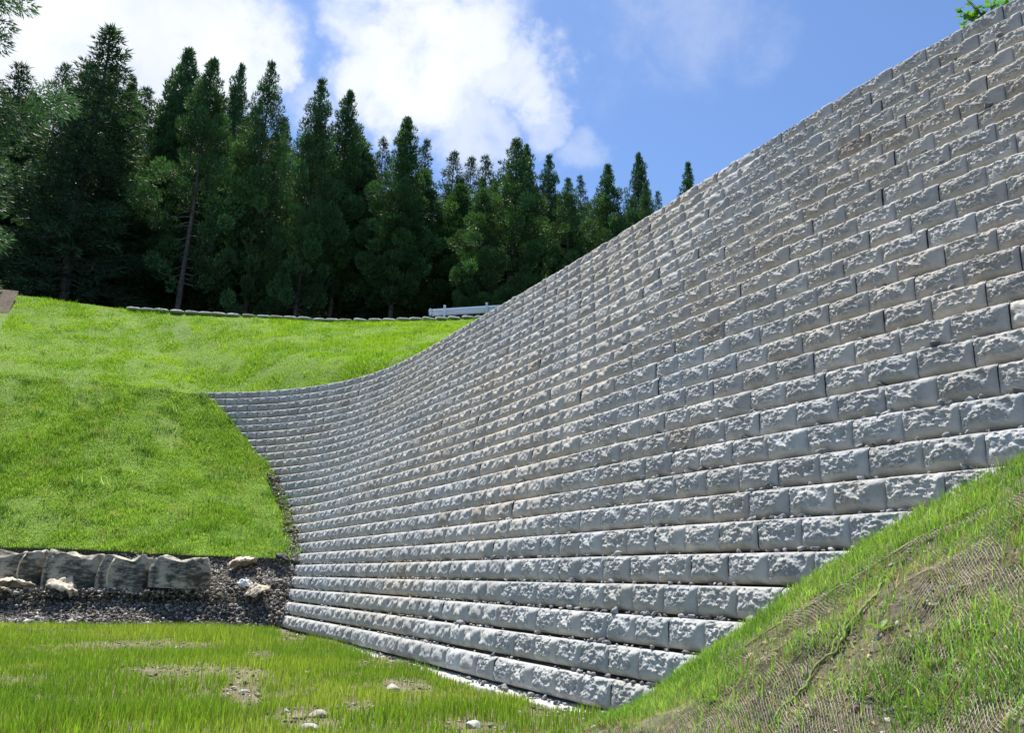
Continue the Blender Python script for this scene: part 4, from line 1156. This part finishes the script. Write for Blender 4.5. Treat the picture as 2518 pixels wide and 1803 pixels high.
# ------------------------------------------------------------------ trees
def tree_meshes(seed, kind, Ht=16.0, base=0.12, rmax=2.5, nbr=150, leaves=230, top_pow=0.8, bare_front=False, ls=1.0):
    """conifer: trunk, limbs and a crown of needle sprays. kind: 'cedar' (dense rounded clumps) or 'cypress' (looser drooping sprays)"""
    r = np.random.default_rng(seed)
    lean = r.normal(0, 0.012, 2)
    axis = lambda z: np.array([lean[0] * z + 0.06 * math.sin(z * 0.5 + seed), lean[1] * z + 0.06 * math.cos(z * 0.43), z])
    zs = np.linspace(0, Ht * 0.985, 26)
    rad = 0.18 * (1 - zs / Ht) ** 0.85 + 0.012; rad[0] *= 1.35
    trunk = [tube_np(np.array([axis(z) for z in zs]), rad, 9)]
    Pc, Dc, Rc = [], [], []          # clump centre, outward direction, radius
    # lobes make the outline uneven
    lob = [(r.uniform(0, 2 * np.pi), r.uniform(0.15, 0.9), r.uniform(0.10, 0.35)) for _ in range(16)]
    for i in range(nbr):
        zn = min(base + (1 - base) * ((i + r.random()) / nbr) ** 0.92, 0.985)
        az = i * 2.39996 + r.normal(0, 0.35)
        if kind == 'cedar': prof = min(1.0, ((1 - zn) / 0.55) ** 0.88) * (0.72 + 0.28 * float(smooth(zn, base, base + 0.18)))
        else: prof = (1 - zn) ** top_pow * (0.75 + 0.25 * float(smooth(zn, base, base + 0.15)))
        L = rmax * prof * r.uniform(0.66, 1.10) + 0.08
        for la, lz, lw in lob:
            da = abs((az - la + np.pi) % (2 * np.pi) - np.pi)
            L *= 1 + lw * math.exp(-(da / 0.5) ** 2 - ((zn - lz) / 0.07) ** 2)
        if bare_front and zn < 0.66:
            dfr = abs((az + np.pi / 2 + np.pi) % (2 * np.pi) - np.pi)
            if dfr < 0.85 and r.random() < 0.96: continue
        o_ = axis(zn * Ht)
        el = (0.10 if kind == 'cedar' else 0.0) + 0.95 * zn ** 3
        d = np.array([math.cos(az) * math.cos(el), math.sin(az) * math.cos(el), math.sin(el)])
        pts = np.array([o_ + d * L * s + np.array([0, 0, (-0.20 * math.sin(s * 2.4) + (0.26 * s * s if kind == 'cedar' else -0.10 * s * s)) * L]) for s in (0, 0.35, 0.7, 1.0)])
        if zn < 0.9: trunk.append(tube_np(pts, np.array([0.05, 0.036, 0.02, 0.006]) * (1.15 - zn), 5))
        ncl = 1 if L < 0.55 else (2 if (L < 1.3 or kind == 'cedar') else 4)
        for c in range(ncl):
            s = 1.0 - c * (0.42 if kind == 'cedar' else 0.20) - r.uniform(0, 0.06)
            if s < 0.25: continue
            cp = np.array([np.interp(s, [0, 0.35, 0.7, 1.0], pts[:, k]) for k in range(3)]) + r.normal(0, 0.07, 3) * L
            Pc.append(cp); dd = d + np.array([0, 0, 0.9 if kind == 'cedar' else 0.1]); Dc.append(dd / np.linalg.norm(dd))
            Rc.append(((0.19 + 0.17 * L) if kind == 'cedar' else (0.22 + 0.135 * L)) * r.uniform(0.65, 1.25) * (1.0 if c == 0 else 0.9) * (0.8 if kind == 'cypress' else 1.0))
    for k in range(5):                # the leader, ragged
        Pc.append(axis(Ht * (0.945 + 0.013 * k)) + r.normal(0, 0.06, 3)); Dc.append(np.array([r.normal(0, 0.3), r.normal(0, 0.3), 1.0])); Rc.append(0.20 - 0.026 * k)
    Pc, Dc, Rc = np.array(Pc), np.array(Dc), np.array(Rc)
    cnt = np.clip((leaves * (Rc / 0.5) ** 2).astype(int), 24, 700)
    ci = np.repeat(np.arange(len(Pc)), cnt); n = len(ci)
    v = r.normal(0, 1, (n, 3)); v /= np.linalg.norm(v, axis=1)[:, None]
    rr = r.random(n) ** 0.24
    flat = np.array([1, 1, 0.82 if kind == 'cedar' else 0.42])
    pos = Pc[ci] + v * flat * (rr * Rc[ci])[:, None]
    if kind == 'cypress': pos[:, 2] -= 0.45 * (rr * Rc[ci]) * r.random(n)
    ld = v * 0.85 + Dc[ci] * 0.7 + r.normal(0, 0.28, (n, 3)) + np.array([0, 0, 0.30 if kind == 'cedar' else -0.30]); ld /= np.linalg.norm(ld, axis=1)[:, None]
    ln = r.uniform(0.10, 0.22, n) * (1.0 if kind == 'cedar' else 1.3) * ls
    sd = np.cross(ld, r.normal(0, 1, (n, 3))); sd /= np.linalg.norm(sd, axis=1)[:, None] + 1e-9
    wd_ = r.uniform(0.020, 0.045, n)[:, None] * (1.0 if kind == 'cedar' else 0.85) * ls
    V = np.stack([pos - sd * wd_, pos + sd * wd_, pos + ld * ln[:, None]], 1).reshape(-1, 3)
    F = np.arange(n * 3).reshape(-1, 3)
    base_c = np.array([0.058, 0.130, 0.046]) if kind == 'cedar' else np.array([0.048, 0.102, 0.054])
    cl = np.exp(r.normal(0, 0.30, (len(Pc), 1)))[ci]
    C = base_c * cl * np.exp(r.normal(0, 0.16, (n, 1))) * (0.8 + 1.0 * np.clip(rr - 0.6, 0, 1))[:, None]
    brown = r.random(n) < 0.015; C[brown] = (0.12, 0.085, 0.045)
    C = np.repeat(C, 3, axis=0)
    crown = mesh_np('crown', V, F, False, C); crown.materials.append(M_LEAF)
    Vt, Ft = merge(trunk)
    tm = mesh_np('trunk', Vt, Ft, True); tm.materials.append(M_BARK)
    return tm, crown
TREES = {'cedar_a': tree_meshes(1, 'cedar', base=0.26, rmax=2.3), 'cedar_b': tree_meshes(2, 'cedar', base=0.20, rmax=2.4), 'cedar_c': tree_meshes(3, 'cedar', base=0.03, rmax=2.4, nbr=125),
         'cedar_bare': tree_meshes(4, 'cedar', base=0.24, rmax=2.4, bare_front=True),
         'cyp_a': tree_meshes(5, 'cypress', base=0.18, rmax=3.6, nbr=190, leaves=130, top_pow=0.80), 'near': tree_meshes(7, 'cypress', base=0.24, rmax=2.8, nbr=150, leaves=620, top_pow=0.60, ls=0.5),
         'cyp_b': tree_meshes(6, 'cypress', base=0.24, rmax=2.8, nbr=140, leaves=120, top_pow=0.60)}
HT = 16.0
def plant(kind, x, ytop, D, wid, label, group=None, ybase=None, rz=None, name=None, clip=None):
    """tree whose tip shows at view pixel (x, ytop) (2268-wide view), crown width wid view pixels, standing at depth D"""
    x, ytop, wid = x * 1.1102, ytop * 1.1102, wid * 1.1102
    tip = at(x, ytop, D)
    z_, _ = drop('forest_floor', tip[0], tip[1], 11.4)
    h = tip[2] - z_ + 0.1
    if h < 2: return
    tm, cr = TREES[kind]
    rmax = {'cedar_a': 2.3, 'cedar_b': 2.4, 'cedar_c': 2.4, 'cedar_bare': 2.4, 'cyp_a': 3.6, 'cyp_b': 2.8}[kind]
    sw = (wid / FPX * D / 2) / (rmax * (0.80 if kind.startswith('cedar') else 0.66))
    root = empty(name or ('cedar_tree' if kind.startswith('cedar') else 'cypress_tree'), (tip[0], tip[1], z_ - 0.1))
    root.rotation_euler = (0, 0, (random.uniform(0, 6.28) if rz is None else rz)); root.scale = (sw, sw, h / (HT * 0.995))
    for nm, me in (('trunk', tm), ('crown', cr)):
        o = bpy.data.objects.new(nm, me); COL.objects.link(o); o.parent = root
    tag(root, label, 'tree', group)
GF = 'conifers standing along the edge of the wood'
front = [
 ('cyp_b', 60, 160, 46, 190, 'dark dense cypress at the outer end of the wood beside the big spreading cypress'),
 ('cyp_b', 135, 150, 50, 150, 'dark cypress with ragged tip peering behind the big spreading cypress'),
 ('cyp_a', 256, 62, 40, 330, 'largest broad spreading cypress with feathery top, crown reaching far down'),
 ('cyp_b', 330, 190, 48, 150, 'dark cypress tucked between the big cypress and the cedars'),
 ('cedar_a', 425, 112, 46, 170, 'tall cedar with twin-looking tip just behind the cedar with the bare trunk'),
 ('cedar_bare', 478, 138, 39.5, 150, 'cedar with its long pale trunk bare and visible between side foliage'),
 ('cedar_a', 541, 150, 48, 100, 'slim cedar filling the gap beside the bare-trunk cedar'),
 ('cedar_c', 614, 152, 41.5, 128, 'tall even cedar with rounded shoulders, next cedar right of the slim one'),
 ('cedar_b', 712, 182, 41.0, 125, 'cedar with pointed tip and bushy side branches in the middle of the wood'),
 ('cedar_a', 780, 210, 43.0, 118, 'cedar with double tip next to the gap of lighter trees'),
 ('cedar_a', 898, 268, 42.0, 132, 'conical cedar standing alone in front, above the sandbag row'),
 ('cedar_c', 1135, 322, 41.0, 150, 'full dense cedar with foliage to the ground, right behind the guard rail'),
 ('cedar_a', 1162, 326, 45.0, 90, 'narrow cedar half hidden behind the full dense cedar'),
 ('cedar_c', 1075, 395, 40.5, 95, 'smaller bushy cedar leaning on the full dense cedar'),
 ('cedar_b', 1215, 348, 44.0, 92, 'dark cedar with flat double tip behind the wall edge'),
 ('cedar_c', 1270, 398, 41.0, 95, 'small light green cedar close behind the wall edge'),
 ('cedar_b', 1345, 368, 42.0, 112, 'broad cedar cone whose foot is hidden by the wall'),
 ('cedar_a', 1410, 344, 44.0, 85, 'slender pointed cedar rising above the wall line'),
 ('cedar_c', 1437, 412, 41.0, 70, 'small rounded cedar in front of the slender pointed one'),
 ('cedar_b', 1523, 364, 42.0, 85, 'lone cedar tip peeping over the wall, apart from the wood')]
for k, x, y, D, wd_, lab in front: plant(k, x, y, D + 2.6, wd_, lab, GF, rz=(0.0 if k == 'cedar_bare' else None))
# trees farther back, seen in the gaps
sky_x = [0, 60, 130, 200, 256, 320, 370, 430, 490, 515, 541, 575, 615, 660, 712, 745, 780, 830, 870, 900, 935, 1000, 1080, 1130, 1190, 1240, 1290, 1345, 1380, 1410, 1460, 1523, 1600]
sky_y = [170, 165, 155, 130, 110, 170, 170, 150, 160, 220, 170, 250, 190, 240, 220, 280, 250, 300, 310, 320, 315, 335, 350, 360, 380, 370, 395, 400, 420, 400, 430, 430, 480]
back_spec = [(938, 308, 54, 90), (1005, 332, 54, 110), (1045, 345, 57, 100), (1085, 352, 55, 100), (860, 308, 55, 90), (1290, 395, 52, 70), (1325, 430, 50, 70), (1455, 430, 50, 60)]
for x, y, D, wd_ in back_spec: plant('cyp_b', x, y, D, wd_, 'lighter feathery cypress deeper in the wood, showing between the front cedars', 'cypresses in the second row of the wood')
rt = random.Random(9)
LAB_DEEP = {'cyp_b': 'dark feathery cypress deep inside the wood, mostly hidden behind the front row', 'cedar_a': 'dark slim cedar with high crown deep inside the wood, mostly hidden behind the front row', 'cedar_b': 'dark full cedar deep inside the wood, mostly hidden behind the front row', 'cedar_c': 'dark low-branched cedar deep inside the wood, mostly hidden behind the front row'}
for row, (D, n_) in enumerate(((47, 19), (54, 20), (62, 20), (72, 18))):
    for i in range(n_):
        x = -130 + (1660 + 130) * (i + rt.uniform(0.2, 0.8)) / n_
        y = np.interp(x, sky_x, sky_y) + rt.uniform(25, 85) + row * 8
        kk = rt.choice(['cyp_b', 'cedar_a', 'cyp_b', 'cedar_c', 'cedar_b']) if row else rt.choice(['cedar_a', 'cyp_b', 'cedar_b'])
        plant(kk, x, y, D, rt.uniform(100, 170),
              LAB_DEEP[kk], 'conifers deep inside the wood')
# off to the left: trees that carry the wood on, one reaching into view
root = empty('cypress_tree', (-12.75, 14.5, -1.0)); root.scale = (1.05, 1.05, 1.30); root.rotation_euler = (0, 0, 1.0)
for nm, me in (('trunk', TREES['near'][0]), ('crown', TREES['near'][1])):
    o = bpy.data.objects.new(nm, me); COL.objects.link(o); o.parent = root
tag(root, 'near cypress on the flat ground, only the tips of its side branches entering the view', 'tree')
plant('cyp_b', -60, 190, 42, 200, 'dark cypress behind the near drooping cypress', GF)
# undergrowth at the foot of the wood
def bush(x, y, D, wid, hgt, seed, col, label, name='shrub'):
    r = np.random.default_rng(seed); p = at(x * 1.1102, y * 1.1102, D)
    z_, _ = drop('forest_floor', p[0], p[1], p[2]); n = 1500
    W_ = wid * 1.1102 / FPX * D / 2; Hh = hgt * 1.1102 / FPX * D
    v = r.normal(0, 1, (n, 3)); v /= np.linalg.norm(v, axis=1)[:, None]; v[:, 2] = abs(v[:, 2])
    k = r.random((n, 1)) ** 0.5
    lump = 0.7 + 0.6 * fbm(v[:, 0] * 2 + seed, v[:, 1] * 2 + v[:, 2] * 2, 3, seed)[:, None]
    pos = v * k * lump * np.array([W_, W_, Hh * 0.9]); pos[:, :2] *= (1.0 - 0.45 * pos[:, 2:3] / Hh)
    ld = v + r.normal(0, 0.5, (n, 3)); ld /= np.linalg.norm(ld, axis=1)[:, None]; sd = np.cross(ld, r.normal(0, 1, (n, 3))); sd /= np.linalg.norm(sd, axis=1)[:, None]
    V = np.stack([pos - sd * 0.03, pos + ld * 0.06 + sd * 0.045, pos + ld * 0.15], 1).reshape(-1, 3)
    C = np.repeat(np.array(col) * np.exp(r.normal(0, 0.25, (n, 1))), 3, axis=0)
    root = empty(name, (p[0], p[1], z_))
    link('foliage', mesh_np('foliage', V, np.arange(n * 3).reshape(-1, 3), False, C), M_LEAF, root)
    st = []
    for q_ in range(6):
        d = r.normal(0, 0.4, 2); st.append(tube_np(np.array([(0, 0, -0.1), (d[0] * W_ * 0.5, d[1] * W_ * 0.5, Hh * 0.4), (d[0] * W_, d[1] * W_, Hh * 0.8)]), [0.02, 0.014, 0.005], 5))
    V, F = merge(st); link('stem', mesh_np('stem', V, F, True), M_BARK, root)
    tag(root, label, 'shrub')
bush(825, 690, 37.5, 50, 60, 1, (0.05, 0.11, 0.03), 'dark green sapling at the foot of the wood behind the sandbags')
bush(940, 696, 36.8, 45, 28, 2, (0.14, 0.24, 0.03), 'small bright green shrub at the end of the guard rail')
bush(868, 640, 39.5, 34, 22, 3, (0.20, 0.34, 0.02), 'bright yellow-green shrub between the dark trunks')  # paler, yellower leaf colour than the other undergrowth
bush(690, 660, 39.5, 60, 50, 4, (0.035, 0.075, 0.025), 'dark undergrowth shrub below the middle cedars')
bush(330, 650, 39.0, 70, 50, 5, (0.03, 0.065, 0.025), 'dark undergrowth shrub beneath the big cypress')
bush(745, 640, 40.0, 40, 60, 6, (0.03, 0.07, 0.03), 'thin dark sapling between two cedar trunks')

# leafy shrub on the crown of the wall
sp_, _ = course_point(0, u_of_px(0, 2390), -0.42)
shrub = empty('leafy_shrub', (sp_[0], sp_[1], Z0 - 0.05))
shrub.scale = (0.68, 0.68, 0.68)
tag(shrub, 'bright green broad-leaved shrub peeping over the top course of the wall', 'shrub')
leaf_V = np.array([(0, 0, 0), (-0.018, 0.03, 0.004), (0.018, 0.03, 0.004), (-0.015, 0.06, 0.0), (0.015, 0.06, 0.0), (0, 0.085, -0.008), (0, 0.03, -0.003), (0, 0.06, -0.006)])
leaf_F = np.array([(0, 6, 1, 1), (0, 2, 6, 6), (1, 6, 7, 3), (6, 2, 4, 7), (3, 7, 5, 5), (7, 4, 5, 5)])
lf3 = np.array([(0, 6, 1), (0, 2, 6), (1, 6, 3), (6, 7, 3), (6, 2, 7), (2, 4, 7), (3, 7, 5), (7, 4, 5)])
leaf_me = []
for c_ in ((0.10, 0.26, 0.03), (0.15, 0.33, 0.04), (0.08, 0.20, 0.03)):
    me = mesh_np('leaf', leaf_V, lf3, True, np.tile(np.array(c_), (8, 1))); me.materials.append(M_GRASS); leaf_me.append(me)
st = []; rsu = random.Random(4); n_leaf = 0
for k in range(20):
    az = rsu.uniform(0, 6.28); L_ = rsu.uniform(0.35, 0.75); out = rsu.uniform(0.15, 0.6)
    pts = np.array([(0, 0, -0.1), (math.cos(az) * out * 0.3, math.sin(az) * out * 0.3, L_ * 0.5), (math.cos(az) * out * 0.8, math.sin(az) * out * 0.8, L_ * 0.9), (math.cos(az) * out, math.sin(az) * out, L_)])
    st.append(tube_np(pts, [0.012, 0.009, 0.005, 0.002], 5))
    for j in range(12):
        s_ = 0.4 + 0.6 * (j + rsu.random()) / 12
        p = [np.interp(s_, [0, 0.4, 0.8, 1.0], pts[:, q_]) for q_ in range(3)]
        o = bpy.data.objects.new('leaf', leaf_me[rsu.randrange(3)]); COL.objects.link(o); o.parent = shrub
        o.location = p; o.rotation_euler = (rsu.uniform(-0.5, 0.7), rsu.uniform(-0.6, 0.6), rsu.uniform(0, 6.28)); o.scale = (rsu.uniform(1.0, 1.7),) * 3
V, F = merge(st); link('stem', mesh_np('stem', V, F, True), M_BARK, shrub)
